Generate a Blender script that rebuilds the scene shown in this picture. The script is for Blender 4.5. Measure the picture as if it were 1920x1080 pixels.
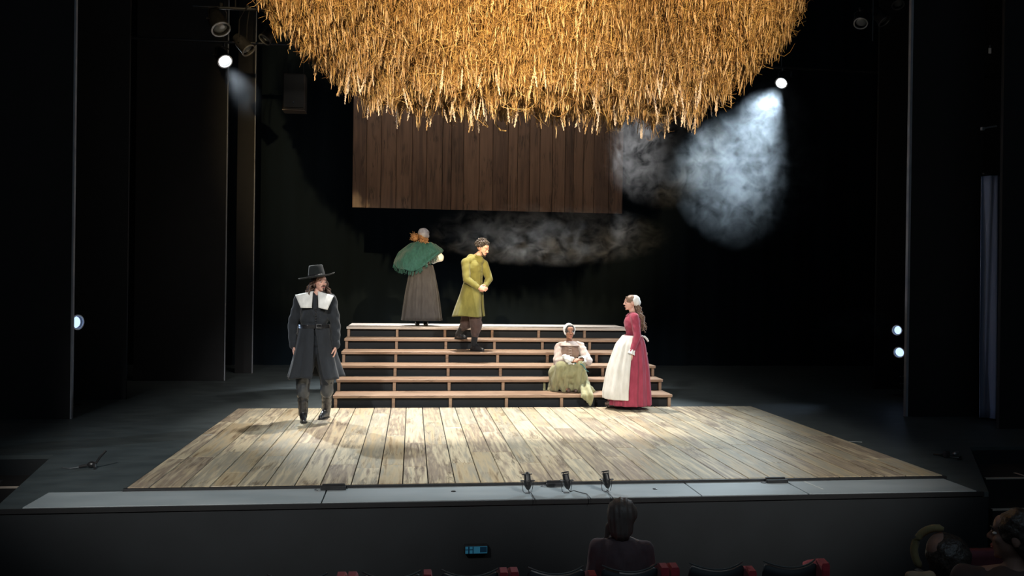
import bpy, math, random
import numpy as np
from mathutils import Vector, Matrix, Euler
random.seed(7); RNG = np.random.default_rng(7)
PI = math.pi
SC = bpy.context.scene
COL = SC.collection
for o in list(bpy.data.objects): bpy.data.objects.remove(o)

# ------------------------------------------------------------------ camera
F = 1560.0
YAW, PITCH, ROLL = math.atan(187/F), math.radians(0.16), 0.013
CAMP = Vector((0, 0, 1.76))
fw = Vector((math.sin(YAW)*math.cos(PITCH), math.cos(YAW)*math.cos(PITCH), -math.sin(PITCH)))
ri = Vector((math.cos(YAW), -math.sin(YAW), 0)); up = ri.cross(fw)
ri2 = ri*math.cos(ROLL) + up*math.sin(ROLL); up2 = up*math.cos(ROLL) - ri*math.sin(ROLL)
cd = bpy.data.cameras.new('camera'); cam = bpy.data.objects.new('camera', cd); COL.objects.link(cam)
cam.matrix_world = Matrix((
    (ri2.x, up2.x, -fw.x, CAMP.x), (ri2.y, up2.y, -fw.y, CAMP.y), (ri2.z, up2.z, -fw.z, CAMP.z), (0, 0, 0, 1)))
cd.sensor_width = 36; cd.lens = F/1920*36; cd.clip_end = 100; cd.clip_start = 0.05
SC.camera = cam
def ray(px, py):
    return fw*F + ri2*(px-960) + up2*(540-py)
def atz(px, py, z):
    d = ray(px, py); t = (z-CAMP.z)/d.z; return CAMP + d*t
def aty(px, py, Y):
    d = ray(px, py); return CAMP + d*(Y/d.y)

# ------------------------------------------------------------------ view, world, lights
vs = SC.view_settings
SC.display_settings.display_device = 'sRGB'
vs.view_transform = 'Standard'; vs.look = 'None'; vs.gamma = 1; vs.use_curve_mapping = False
vs.exposure = 0.25
w = bpy.data.worlds.new('world'); SC.world = w; w.use_nodes = True
w.node_tree.nodes['Background'].inputs[0].default_value = (0.6, 0.75, 1, 1)
w.node_tree.nodes['Background'].inputs[1].default_value = 0.006
def spot(name, loc, aim, watts, col, deg, blend=0.4, size=0.12):
    l = bpy.data.lights.new(name, 'SPOT'); l.energy = watts; l.color = col
    l.spot_size = math.radians(deg); l.spot_blend = blend; l.shadow_soft_size = size
    o = bpy.data.objects.new(name, l); COL.objects.link(o); o.location = loc
    o.rotation_euler = (Vector(aim)-Vector(loc)).to_track_quat('-Z', 'Y').to_euler()
    return o
LAMP_L = aty(420, 112, 14.6); LAMP_R = aty(1467, 153, 14.6)
BOOM_L = aty(140, 604, 12.2); BOOM_R1 = aty(1685, 619, 12.9); BOOM_R2 = aty(1688, 660, 12.9)
AIM_L = Vector((0.6, 9.6, 0)); AIM_R = Vector((1.7, 10.2, 0))
AIM_BL = Vector((0.8, 11.0, 1.1)); AIM_BR1 = Vector((1.0, 11.5, 1.5)); AIM_BR2 = Vector((1.5, 10.0, 0.2))
def off(a, b, s=0.16): return a + (b-a).normalized()*s
COOL = (0.86, 0.95, 1.0)
spot('spot_back_left', off(LAMP_L, AIM_L), AIM_L, 2200, COOL, 34, .6, .07)
spot('spot_back_right', off(LAMP_R, AIM_R), AIM_R, 2300, (.72, .89, 1), 46, .8, .07)
spot('spot_boom_left', off(BOOM_L, AIM_BL), AIM_BL, 240, (.55, .72, 1), 40, .8, .07)
spot('spot_boom_right', off(BOOM_R1, AIM_BR1), AIM_BR1, 240, (.55, .72, 1), 40, .8, .07)
spot('spot_boom_right_low', off(BOOM_R2, AIM_BR2), AIM_BR2, 140, (.55, .72, 1), 36, .8, .07)
spot('spot_front_left', (-4.2, -1.5, 7.2), (-0.2, 11.2, 0.0), 3500, (1, .98, .93), 33, .55, .25)
spot('spot_front_right', (5.2, -1.5, 7.2), (2.0, 11.2, 0.0), 3500, (1, .98, .93), 33, .55, .25)
spot('spot_top_back', (0.9, 12.95, 8.6), (0.9, 11.2, 0), 5200, (1, .95, .88), 50, .8, .2)
spot('spot_behind_wall', (1.0, 16.6, 8.6), (1.0, 13.6, 1.0), 6500, (.92, .97, 1), 50, .8, .2)
spot('added_smoke_spot', (4.6, 16.4, 8.8), (2.9, 14.0, 3.6), 2500, (.95, .97, 1), 30, .9, .15)  # unseen lamp added behind to light the grey smoke swirl
spot('added_wall_fill_left', (-0.6, 12.85, 6.9), (-0.3, 15, 3.9), 150, (1, .86, .72), 100, .8, .2)  # unseen fill added behind the canopy to brighten the boards
spot('added_wall_fill_right', (2.6, 12.85, 6.9), (2.2, 15, 3.9), 150, (1, .86, .72), 100, .8, .2)  # second added fill, for the right half of the board wall
spot('spot_straw_left', (-1.2, 0.0, 6.2), (-0.1, 9.2, 5.3), 6300, (1, .71, .34), 33, .6, .06)
spot('spot_straw_right', (3.3, 0.0, 6.2), (2.3, 9.2, 5.3), 5900, (1, .71, .34), 33, .6, .06)
al = bpy.data.lights.new('added_house_fill', 'AREA'); al.shape = 'RECTANGLE'; al.size = 14; al.size_y = 4; al.energy = 105; al.color = (.62, .82, 1)  # unseen fill added in place of light scattered by the haze
ao = bpy.data.objects.new('added_house_fill', al); COL.objects.link(ao); ao.location = (1, -1.5, 8.5); ao.rotation_euler = (Vector((1, 12, 1))-Vector((1, -1.5, 8.5))).to_track_quat('-Z', 'Y').to_euler()

# ------------------------------------------------------------------ materials
def nodes_of(m): return m.node_tree.nodes, m.node_tree.links
def mat(name, col, rough=.6, col2=None, scale=8, stretch=(1, 1, 1), bump=0, metal=0, spec=.5, detail=3, coord='Object', sheen=0, objrand=0, bscale=None):
    m = bpy.data.materials.new(name); m.use_nodes = True
    n, l = nodes_of(m); b = n['Principled BSDF']
    b.inputs['Base Color'].default_value = (*col, 1); b.inputs['Roughness'].default_value = rough
    b.inputs['Metallic'].default_value = metal; b.inputs['Specular IOR Level'].default_value = spec
    if sheen: b.inputs['Sheen Weight'].default_value = sheen
    if col2 is not None or bump:
        tc = n.new('ShaderNodeTexCoord'); mp = n.new('ShaderNodeMapping'); mp.inputs['Scale'].default_value = stretch
        l.new(tc.outputs[coord], mp.inputs[0])
        nz = n.new('ShaderNodeTexNoise'); nz.inputs['Scale'].default_value = scale; nz.inputs['Detail'].default_value = detail
        l.new(mp.outputs[0], nz.inputs['Vector'])
        if col2 is not None:
            r = n.new('ShaderNodeValToRGB'); r.color_ramp.elements[0].position = .35; r.color_ramp.elements[1].position = .65
            r.color_ramp.elements[0].color = (*col, 1); r.color_ramp.elements[1].color = (*col2, 1)
            l.new(nz.outputs[0], r.inputs[0]); l.new(r.outputs[0], b.inputs['Base Color'])
        if bump:
            nb = nz
            if bscale:
                nb = n.new('ShaderNodeTexNoise'); nb.inputs['Scale'].default_value = bscale; l.new(mp.outputs[0], nb.inputs['Vector'])
            bp = n.new('ShaderNodeBump'); bp.inputs['Strength'].default_value = bump; bp.inputs['Distance'].default_value = .02
            l.new(nb.outputs[0], bp.inputs['Height']); l.new(bp.outputs[0], b.inputs['Normal'])
    return m
def emit(name, col, s):
    m = bpy.data.materials.new(name); m.use_nodes = True; n, l = nodes_of(m)
    n.remove(n['Principled BSDF']); e = n.new('ShaderNodeEmission'); e.inputs[0].default_value = (*col, 1); e.inputs[1].default_value = s
    l.new(e.outputs[0], n['Material Output'].inputs[0]); return m
def wood(name, cols, axis, rough=.45, crack=(.05, .03, .015), fine=9, bump=.25, vary=1.0, crack_at=.62):
    """planks: each object gets its own tone (object random) and its own run of the grain along the given axis"""
    m = bpy.data.materials.new(name); m.use_nodes = True; n, l = nodes_of(m); b = n['Principled BSDF']
    b.inputs['Roughness'].default_value = rough; b.inputs['Specular IOR Level'].default_value = .4
    geo = n.new('ShaderNodeNewGeometry'); oi = n.new('ShaderNodeObjectInfo')
    comb = n.new('ShaderNodeCombineXYZ')
    mul = n.new('ShaderNodeMath'); mul.operation = 'MULTIPLY'; mul.inputs[1].default_value = 57.3
    l.new(oi.outputs['Random'], mul.inputs[0])
    for i in range(3): l.new(mul.outputs[0], comb.inputs[i])
    add = n.new('ShaderNodeVectorMath'); add.operation = 'ADD'; l.new(geo.outputs['Position'], add.inputs[0]); l.new(comb.outputs[0], add.inputs[1])
    mp = n.new('ShaderNodeMapping'); s = [1, 1, 1]; s[axis] = .07; mp.inputs['Scale'].default_value = s; l.new(add.outputs[0], mp.inputs[0])
    nz = n.new('ShaderNodeTexNoise'); nz.inputs['Scale'].default_value = fine*2.4; nz.inputs['Detail'].default_value = 5; nz.inputs['Distortion'].default_value = .15; l.new(mp.outputs[0], nz.inputs['Vector'])
    r = n.new('ShaderNodeValToRGB'); e = r.color_ramp.elements
    e[0].position = 0; e[0].color = (*cols[0], 1); e[1].position = 1; e[1].color = (*cols[-1], 1)
    for i, c in enumerate(cols[1:-1]): x = e.new((i+1)/(len(cols)-1)); x.color = (*c, 1)
    # tone = object random * vary + noise
    a1 = n.new('ShaderNodeMath'); a1.operation = 'MULTIPLY_ADD'; a1.inputs[1].default_value = .62*vary; l.new(oi.outputs['Random'], a1.inputs[0])
    a2 = n.new('ShaderNodeMath'); a2.operation = 'MULTIPLY_ADD'; a2.inputs[1].default_value = .9; a2.inputs[2].default_value = -.27; l.new(nz.outputs[0], a2.inputs[0])
    l.new(a2.outputs[0], a1.inputs[2]); l.new(a1.outputs[0], r.inputs[0])
    # dark veins
    mp2 = n.new('ShaderNodeMapping'); s2 = [1, 1, 1]; s2[axis] = .07; mp2.inputs['Scale'].default_value = s2; l.new(add.outputs[0], mp2.inputs[0])
    wv = n.new('ShaderNodeTexNoise'); wv.inputs['Scale'].default_value = fine*.9; wv.inputs['Detail'].default_value = 6; wv.inputs['Roughness'].default_value = .65; wv.inputs['Distortion'].default_value = .9; l.new(mp2.outputs[0], wv.inputs['Vector'])
    ab = n.new('ShaderNodeMath'); ab.operation = 'SUBTRACT'; ab.inputs[1].default_value = .5; l.new(wv.outputs[0], ab.inputs[0])
    ab2 = n.new('ShaderNodeMath'); ab2.operation = 'ABSOLUTE'; l.new(ab.outputs[0], ab2.inputs[0])
    cr = n.new('ShaderNodeValToRGB'); cr.color_ramp.elements[0].position = .0; cr.color_ramp.elements[0].color = (1, 1, 1, 1); cr.color_ramp.elements[1].position = .03; cr.color_ramp.elements[1].color = (0, 0, 0, 1)
    l.new(ab2.outputs[0], cr.inputs[0])
    nz3 = n.new('ShaderNodeTexNoise'); nz3.inputs['Scale'].default_value = 2.2; l.new(add.outputs[0], nz3.inputs['Vector'])
    g = n.new('ShaderNodeMapRange'); g.inputs[1].default_value = .45; g.inputs[2].default_value = crack_at; l.new(nz3.outputs[0], g.inputs[0])
    mm = n.new('ShaderNodeMath'); mm.operation = 'MULTIPLY'; l.new(cr.outputs[0], mm.inputs[0]); l.new(g.outputs[0], mm.inputs[1])
    mm2 = n.new('ShaderNodeMath'); mm2.operation = 'MULTIPLY'; mm2.inputs[1].default_value = .75; l.new(mm.outputs[0], mm2.inputs[0])
    mx = n.new('ShaderNodeMixRGB'); l.new(mm2.outputs[0], mx.inputs[0]); l.new(r.outputs[0], mx.inputs[1]); mx.inputs[2].default_value = (*crack, 1)
    l.new(mx.outputs[0], b.inputs['Base Color'])
    bp = n.new('ShaderNodeBump'); bp.inputs['Strength'].default_value = bump; bp.inputs['Distance'].default_value = .004
    l.new(nz.outputs[0], bp.inputs['Height']); l.new(bp.outputs[0], b.inputs['Normal'])
    return m
M = {}
M['black'] = mat('black_paint', (.006, .008, .010), .8, (.008, .0105, .013), 3)
M['floor'] = mat('stage_floor', (.042, .052, .055), .5, (.060, .073, .076), 2.5, (1, 2, 1), .1, spec=.35)
M['apron'] = mat('apron_lit_grey', (.25, .285, .30), .42, (.30, .335, .35), 1.5, (1, 3, 1), .05)  # paler than stage paint; stronger light on the lip is in the colour
M['drape'] = mat('black_drape', (.0032, .0068, .0105), .95, (.0038, .0078, .012), 2, (2, 2, .3), spec=.15)
M['flat'] = mat('flat_black', (.005, .005, .006), .85, (.007, .007, .008), 4)
M['flat_lit_edge'] = mat('flat_lit_edge', (.20, .21, .24), .6, (.26, .27, .30), 4)  # pale grey stands for light caught on the flats' edges
M['bluecloth'] = mat('blue_cloth', (.19, .22, .33), .85, (.24, .27, .38), 2, (3, 3, .3), .2)
M['deck'] = wood('deck_planks', [(.20, .14, .085), (.44, .35, .22), (.30, .27, .21), (.56, .47, .32), (.24, .19, .145), (.47, .38, .25), (.37, .34, .26)], 1, rough=.38, crack=(.07, .045, .025))
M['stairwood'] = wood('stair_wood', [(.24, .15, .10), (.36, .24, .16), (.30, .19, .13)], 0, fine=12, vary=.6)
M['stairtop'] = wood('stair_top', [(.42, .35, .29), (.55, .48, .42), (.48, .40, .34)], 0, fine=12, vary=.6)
M['board'] = wood('wall_boards', [(.040, .024, .017), (.085, .050, .034), (.13, .078, .052), (.065, .038, .027), (.10, .062, .043)], 2, rough=.55, crack=(.012, .007, .004), fine=7, crack_at=.55)
M['metal_black'] = mat('black_metal', (.012, .012, .013), .35, (.018, .018, .02), 20, spec=.5)
M['metal'] = mat('grey_metal', (.25, .26, .28), .35, (.3, .31, .33), 20, metal=.8)
M['lens'] = emit('lens_glow', (.92, .97, 1), 14)
M['lens_blue'] = emit('lens_glow_blue', (.42, .60, 1), 1.5)
M['skin_pale'] = mat('skin_pale', (.62, .34, .26), .5, (.70, .40, .31), 14, spec=.4)
M['skin_brown'] = mat('skin_brown', (.30, .135, .075), .45, (.36, .165, .095), 14, spec=.4)
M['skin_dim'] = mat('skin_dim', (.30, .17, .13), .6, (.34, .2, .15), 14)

# ------------------------------------------------------------------ tagging
def tag(o, label=None, cat=None, group=None, kind=None):
    if label: o['label'] = label
    if cat: o['category'] = cat
    if group: o['group'] = group
    if kind: o['kind'] = kind
    return o
def empty(name, loc, rz=0, label=None, cat=None, group=None):
    o = bpy.data.objects.new(name, None); COL.objects.link(o); o.location = loc; o.rotation_euler = (0, 0, rz); o.empty_display_size = .1
    return tag(o, label, cat, group)
def copy_tree(o, parent=None):
    c = o.copy(); COL.objects.link(c); c.parent = parent
    for ch in list(o.children): copy_tree(ch, c)
    return c

# ------------------------------------------------------------------ geometry collector
class G:
    def __init__(s): s.v = []; s.f = []
    def add(s, v, f):
        k = len(s.v); s.v += [tuple(p) for p in v]; s.f += [tuple(i+k for i in q) for q in f]; return s
    def rings(s, rings, cap=True, closed=True):
        n = len(rings[0]); v = [p for r in rings for p in r]; f = []
        for i in range(len(rings)-1):
            for j in range(n if closed else n-1):
                a = i*n+j; b = i*n+(j+1) % n; f.append((a, b, b+n, a+n))
        if cap:
            f.append(tuple(range(n))[::-1]); f.append(tuple(range((len(rings)-1)*n, len(rings)*n)))
        return s.add(v, f)
    def box(s, lo, hi, bev=0):
        x0, y0, z0 = lo; x1, y1, z1 = hi
        if not bev:
            v = [(x, y, z) for z in (z0, z1) for x, y in ((x0, y0), (x1, y0), (x1, y1), (x0, y1))]
            return s.add(v, [(3, 2, 1, 0), (4, 5, 6, 7), (0, 1, 5, 4), (1, 2, 6, 5), (2, 3, 7, 6), (3, 0, 4, 7)])
        def rg(z, i): return [(x0+i+bev if k else x0+i, y, z) for k in () for y in ()]
        def oct_(z, i):
            c = bev
            return [(x0+i+c, y0+i, z), (x1-i-c, y0+i, z), (x1-i, y0+i+c, z), (x1-i, y1-i-c, z), (x1-i-c, y1-i, z), (x0+i+c, y1-i, z), (x0+i, y1-i-c, z), (x0+i, y0+i+c, z)]
        return s.rings([oct_(z0, bev*.7), oct_(z0+bev*.7, 0), oct_(z1-bev*.7, 0), oct_(z1, bev*.7)])
    def cap(s, a, ra, b, rb, n=12, m=4):
        a = Vector(a); b = Vector(b); d = b-a
        if d.length < 1e-6: d = Vector((0, 0, 1e-4))
        z = d.normalized(); x = z.orthogonal().normalized(); y = z.cross(x); R = []
        def ring(c, r): return [c + (x*math.cos(2*PI*j/n)+y*math.sin(2*PI*j/n))*r for j in range(n)]
        for i in range(m): t = (i+.35)/(m)*PI/2; R.append(ring(a - z*ra*math.cos(t), ra*math.sin(t)))
        R.append(ring(a, ra)); R.append(ring(b, rb))
        for i in range(m)[::-1]: t = (i+.35)/(m)*PI/2; R.append(ring(b + z*rb*math.cos(t), rb*math.sin(t)))
        return s.rings(R)
    def chain(s, pts, rad, n=12, m=4):
        for i in range(len(pts)-1): s.cap(pts[i], rad[i], pts[i+1], rad[i+1], n, m)
        return s
    def ell(s, c, r, R=None, n=20, m=12):
        c = Vector(c); rings = []
        for i in range(1, m):
            t = PI*i/m
            q = [Vector((r[0]*math.sin(t)*math.cos(2*PI*j/n), r[1]*math.sin(t)*math.sin(2*PI*j/n), -r[2]*math.cos(t))) for j in range(n)]
            rings.append([c + (R @ p if R else p) for p in q])
        return s.rings(rings)
    def tube(s, pts, r, n=6, taper=None):
        pts = [Vector(p) for p in pts]; R = []
        for i, p in enumerate(pts):
            d = (pts[min(i+1, len(pts)-1)]-pts[max(i-1, 0)]).normalized()
            x = d.cross(Vector((.13, .21, 1)) if abs(d.z) < .9 else Vector((1, .1, 0))).normalized(); y = d.cross(x)
            rr = r if taper is None else r*taper[i] if isinstance(taper, (list, tuple)) else r*(1-(1-taper)*i/(len(pts)-1))
            R.append([p + (x*math.cos(2*PI*j/n)+y*math.sin(2*PI*j/n))*rr for j in range(n)])
        return s.rings(R)
    def xf(s, mtx):
        s.v = [tuple(mtx @ Vector(p)) for p in s.v]; return s
    def mesh(s, name):
        me = bpy.data.meshes.new(name); me.from_pydata(s.v, [], s.f); me.validate(); me.update(); return me
    def build(s, name, m, parent=None, smooth=False):
        me = s.mesh(name); o = bpy.data.objects.new(name, me); COL.objects.link(o); me.materials.append(m)
        if smooth: me.shade_smooth()
        o.parent = parent; return o
def baked(g, name, m, parent, mods, fn=None, smooth=True):
    me = g.mesh(name) if isinstance(g, G) else g
    o = bpy.data.objects.new('tmp', me); COL.objects.link(o)
    for t, kw in mods:
        md = o.modifiers.new(t, t)
        for k, v in kw.items(): setattr(md, k, v)
    dg = bpy.context.evaluated_depsgraph_get(); dg.update()
    nm = bpy.data.meshes.new_from_object(o.evaluated_get(dg)); bpy.data.objects.remove(o); nm.name = name
    if fn:
        k = len(nm.vertices); co = np.empty(k*3); nm.vertices.foreach_get('co', co); no = np.empty(k*3)
        nm.vertex_normals.foreach_get('vector', no)
        co = fn(co.reshape(-1, 3), no.reshape(-1, 3)); nm.vertices.foreach_set('co', co.ravel()); nm.update()
    if smooth: nm.shade_smooth()
    nm.materials.clear(); nm.materials.append(m)
    ob = bpy.data.objects.new(name, nm); COL.objects.link(ob); ob.parent = parent
    return ob
def fused(g, name, m, parent, voxel=.008, sm=6, fn=None):
    return baked(g, name, m, parent, [('REMESH', dict(mode='VOXEL', voxel_size=voxel)), ('SMOOTH', dict(factor=.5, iterations=sm))], fn)
def sheet(rows, name, m, parent, thick=.006, closed=False, sub=1, fn=None):
    g = G(); g.rings(rows, cap=False, closed=closed)
    return baked(g, name, m, parent, [('SUBSURF', dict(levels=sub, render_levels=sub)), ('SOLIDIFY', dict(thickness=thick, offset=0))], fn)
# ================================================================== SETTING
FRONT = atz(960, 939, 0).y            # downstage edge of the stage
DECK_H = .04
dl = atz(240, 912, DECK_H); dr = atz(1772, 892, DECK_H); bl_ = atz(447, 765, DECK_H); br_ = atz(1410, 762, DECK_H)
DX0 = (dl.x+bl_.x)/2; DX1 = (dr.x+br_.x)/2; DY0 = (dl.y+dr.y)/2; DY1 = (bl_.y+br_.y)/2
print('deck', DX0, DX1, DY0, DY1, 'front', FRONT)
WELL_L = atz(100, 853, 0); WELL_R = atz(1815, 838, 0)
# stage floor: one slab with the two stair wells cut at the front corners
def slab(poly, z0, z1):
    g = G(); g.rings([[(x, y, z0) for x, y in poly], [(x, y, z1) for x, y in poly]]); return g
BK = 18.6
poly = [(-3.15, FRONT), (5.05, FRONT), (WELL_R.x+.02, WELL_R.y), (13, WELL_R.y), (13, BK), (-12, BK), (-12, WELL_L.y), (WELL_L.x, WELL_L.y)]
tag(slab(poly, -.04, 0).build('floor', M['floor']), kind='structure')
# front face of the stage, auditorium floor in two levels, walls and ceiling
g = G(); g.rings([[(x, y, -1.05) for x, y in poly], [(x, y+.001, -.041) for x, y in poly]]); tag(g.build('wall_front', M['black']), kind='structure')
M['aud'] = mat('auditorium_floor', (.010, .009, .010), .8, (.014, .012, .012), 3)
g = G(); g.box((-12, 4.7, -1.25), (13, 8.9, -1.05)); tag(g.build('floor', M['aud']), kind='structure')
g = G(); g.box((-12, -3, -1.25), (13, 4.7, -.66)); tag(g.build('floor', M['aud']), kind='structure')
g = G(); rows = []
for zz in (0, 2, 4, 6, 8, 10): rows.append([(x, BK-.35 + .025*math.sin(x*7)+.012*math.sin(x*17+1), zz) for x in np.linspace(-12, 13, 420)])
g.rings(rows, cap=False, closed=False); tag(g.build('wall_back', M['drape'], smooth=True), kind='structure')
for nm, lo, hi in (('wall_left', (-12.2, -3, -1.3), (-12, BK, 10)), ('wall_right', (13, -3, -1.3), (13.2, BK, 10)), ('wall_rear', (-12, -3.2, -1.3), (13, -3, 10)), ('ceiling', (-12, -3, 10), (13, BK, 10.2))):
    g = G(); g.box(lo, hi); tag(g.build(nm, M['black']), kind='structure')

# apron: grey panels in front of the deck with open joints
tr = tag(empty('trim_1', (0, 0, 0)), kind='structure')
ay0, ay1 = FRONT+.012, DY0-.02
cuts_f = [-2.95, atz(638, 925, 0).x-.12, atz(1300, 925, 0).x+.03, atz(1510, 925, 0).x, 4.95]
for i in range(len(cuts_f)-1):
    a = cuts_f[i]+.006; b = cuts_f[i+1]-.006
    g = G(); g.box((a, ay0, .0005), (b, ay1, .012), .003); g.build('apron_panel', M['apron'], tr)
g = G(); g.box((-3.1, FRONT-.012, -.03), (5.0, FRONT+.008, .006)); tag(g.build('trim_2', M['flat']), kind='structure')

# ================================================================== DECK
deck = empty('stage_deck', ((DX0+DX1)/2, DY0, 0), label='low wooden stage deck of pale and brown planks in front of the stairs', cat='stage deck')
ox, oy = deck.location.x, deck.location.y
g = G(); g.box((DX0-ox, 0, .0005), (DX1-ox, DY1-oy, .020)); g.build('base', M['black'], deck)
g = G(); g.box((DX0-ox-.02, -.03, .0005), (DX1-ox+.02, -.002, .034)); g.build('front_edging', M['metal_black'], deck)
unit = G(); unit.box((-.5, 0, -.02), (.5, 1, 0)); um = G()
def plank_mesh():
    e = .012; y = .003
    gg = G(); gg.rings([[(-.5+i*e, i*y, z), (.5-i*e, i*y, z), (.5-i*e, 1-i*y, z), (-.5+i*e, 1-i*y, z)] for z, i in ((-.019, 0), (-.003, 0), (0, 1))])
    return gg.mesh('plank')
pm = plank_mesh(); pm.materials.append(M['deck'])
edges = [px for px in (290, 348, 400, 449, 501, 555, 602, 659, 709, 755, 803, 854, 902, 948, 995, 1041, 1094, 1139, 1187, 1235, 1282, 1329, 1375, 1419, 1462, 1510, 1555, 1600, 1645, 1690, 1733)]
xs = [DX0] + [atz(p, 905, DECK_H).x for p in edges] + [DX1]
rr = random.Random(11)
for i in range(len(xs)-1):
    a, b = xs[i], xs[i+1]; y = DY0; k = 0
    L = rr.uniform(.5, 1.9)
    while y < DY1-.02:
        e = min(y+L, DY1)
        if DY1-e < .35: e = DY1
        o = bpy.data.objects.new('plank', pm); COL.objects.link(o); o.parent = deck
        o.location = ((a+b)/2-ox, y-oy+.002, DECK_H - rr.uniform(0, .002)); o.scale = (b-a-.010, e-y-.005, 1)
        y = e; L = rr.uniform(.9, 2.3)

# ================================================================== STAIRS
R_ = .168
SY0 = DY1 + .03
SX0 = aty(624, 745, SY0).x; SX1 = aty(1261, 745, SY0).x
TOPZ = [DECK_H*0 + .04 + R_*(i+1) for i in range(6)]
# front edge depth of every tread, from the photograph
TPY = [737, 710, 683.5, 658, 633.5, 611.5]
TY = []
for z, py in zip(TOPZ, TPY):
    TY.append(atz(740, py+1.5, z).y)
TY[0] = SY0
print('treads', TY, SX0, SX1, TOPZ)
for i in range(1, 6): TY[i] = max(TY[i], TY[i-1]+.24)
st = empty('stair_unit', ((SX0+SX1)/2, SY0, 0), label='wide wooden staircase of six open treads behind the plank deck', cat='stairs')
ox, oy = st.location.x, st.location.y
W = (SX1-SX0)/2
for i in range(6):
    y0 = TY[i]-oy; y1 = (TY[i+1]-oy+.03) if i < 5 else TY[5]-oy+1.25; z = TOPZ[i]
    g = G(); g.box((-W, y0, z-.040), (W, y1, z), .006)
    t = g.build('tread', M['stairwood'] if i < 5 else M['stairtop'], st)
    zb = TOPZ[i-1] if i else .004
    for k in range(7):
        x = -W+.035 + (2*W-.07)*k/6
        g = G(); g.box((x-.022, y0+.030, zb), (x+.022, y0+.075, z-.040), .004); g.build('post', M['stairwood'], st)
    g = G(); g.box((-W+.02, y0+.078, zb), (W-.02, y0+.09, z-.041)); g.build('dark_void_panel', M['black'], st)  # black sheet standing in for the shaded void between treads
for sgn in (-1, 1):
    g = G(); pr = []
    pts = [(TY[0]-oy+.09, .004)]
    for i in range(6):
        pts.append((TY[i]-oy+.09, TOPZ[i]-.042))
        if i < 5: pts.append((TY[i+1]-oy+.09, TOPZ[i]-.042))
    pts += [(TY[5]-oy+1.2, TOPZ[5]-.042), (TY[5]-oy+1.2, .004)]
    x0 = sgn*(W-.03); x1 = sgn*(W-.055)
    g.rings([[(x0, a, b) for a, b in pts], [(x1, a, b) for a, b in pts]]); g.build('side_panel', M['black'], st)

# ================================================================== FLOWN WALL
PY = 14.95
pl = aty(660, 388, PY); pr_ = aty(1167, 401, PY); ptop = 7.4; zb = (pl.z+pr_.z)/2
print('panel', pl, pr_)
fl = empty('hanging_board_wall', ((pl.x+pr_.x)/2, PY, zb), label='flown wall of vertical brown boards hanging behind the straw canopy', cat='wall panel')
hw = (pr_.x-pl.x)/2; n = 21; r2 = random.Random(5); ws = [r2.uniform(.7, 1.3) for _ in range(n)]; tot = sum(ws); x = -hw
bm_ = G(); bm_.rings([[(-.5+i*.03, .03, 0), (-.5+i*.03, j, 0), (.5-i*.03, j, 0), (.5-i*.03, .03, 0)] for i, j in ((0, 0),)]*1, cap=False) if False else None
gb = G(); gb.rings([[(-.5, .03, z), (-.5, .005, z), (-.46, 0, z), (.46, 0, z), (.5, .005, z), (.5, .03, z)] for z in (0, 1)]); bmesh_ = gb.mesh('board'); bmesh_.materials.append(M['board'])
for k in range(n):
    wd = 2*hw*ws[k]/tot
    o = bpy.data.objects.new('board', bmesh_); COL.objects.link(o); o.parent = fl
    o.location = (x+wd/2, r2.uniform(-.008, .004), 0); o.scale = (wd-.006, 1, ptop-zb); x += wd
g = G(); g.box((-hw+.01, .032, .01), (hw-.01, .06, ptop-zb-.01)); g.build('backing', M['black'], fl)
for s_ in (-1, 0, 1):
    g = G(); g.tube([(s_*hw*.8, .045, ptop-zb-.02), (s_*hw*.8, .045, 9.98-zb)], .006); g.build('cable', M['metal_black'], fl)

# ================================================================== MASKING FLATS
def flat(name, px0, px1, pyb, Y, z1, label, edge=None, m='flat', ew=.03, zedge=None, cat='masking flat', thick=.05, rz=0):
    """a tall black flat standing on the stage floor; px0..px1 only give its left and right ends at depth Y"""
    a = aty(px0, pyb, Y).x; b = aty(px1, pyb, Y).x
    t = empty(name, ((a+b)/2, Y, 0), rz, label, cat); h = (b-a)/2
    g = G(); g.box((-h, 0, .002), (h, thick, z1)); g.build('panel', M[m], t)
    if edge:
        g = G(); xe = h if edge > 0 else -h-ew
        g.box((xe, -.004, .002), (xe+ew, thick, zedge or z1)); g.build('lit_edge_strip', M['flat_lit_edge'], t)  # paler strip; the lit edge of the flat is put into its colour
    for zz in (.6, z1*.55):
        g = G(); g.box((-h+.02, thick, zz), (h-.02, thick+.03, zz+.08)); g.build('rail', M['black'], t)
    return t
def Yat(px, py): return atz(px, py, 0).y
flat('masking_flat', -420, 131, 785, Yat(131, 786), 8.6, 'black masking flat at the far left, nearest the audience', 1, ew=.020)
flat('masking_flat', -100, 236, 740, 12.9, 8.0, 'dark masking flat just behind the left side lamp', 0)
flat('masking_flat', 250, 420, 700, 15.3, 8.0, 'black masking flat left of centre with thin lit edge painted pale', 1, ew=.012)
flat('masking_flat', 440, 472, 700, 16.6, 8.0, 'narrow black masking flat left of the staircase, farthest back', 1, ew=.012)
flat('masking_flat', 1702, 1836, 780, Yat(1700, 781), 8.4, 'black masking flat at right with light on its left edge painted pale blue', -1, ew=.035)
flat('masking_flat', 1873, 2300, 803, Yat(1880, 804), 8.6, 'black masking flat at the far right, nearest the audience', 0)
flat('masking_flat', 1640, 1694, 740, 13.9, 8.0, 'dark masking flat behind the right side lamps', 0)
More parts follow.
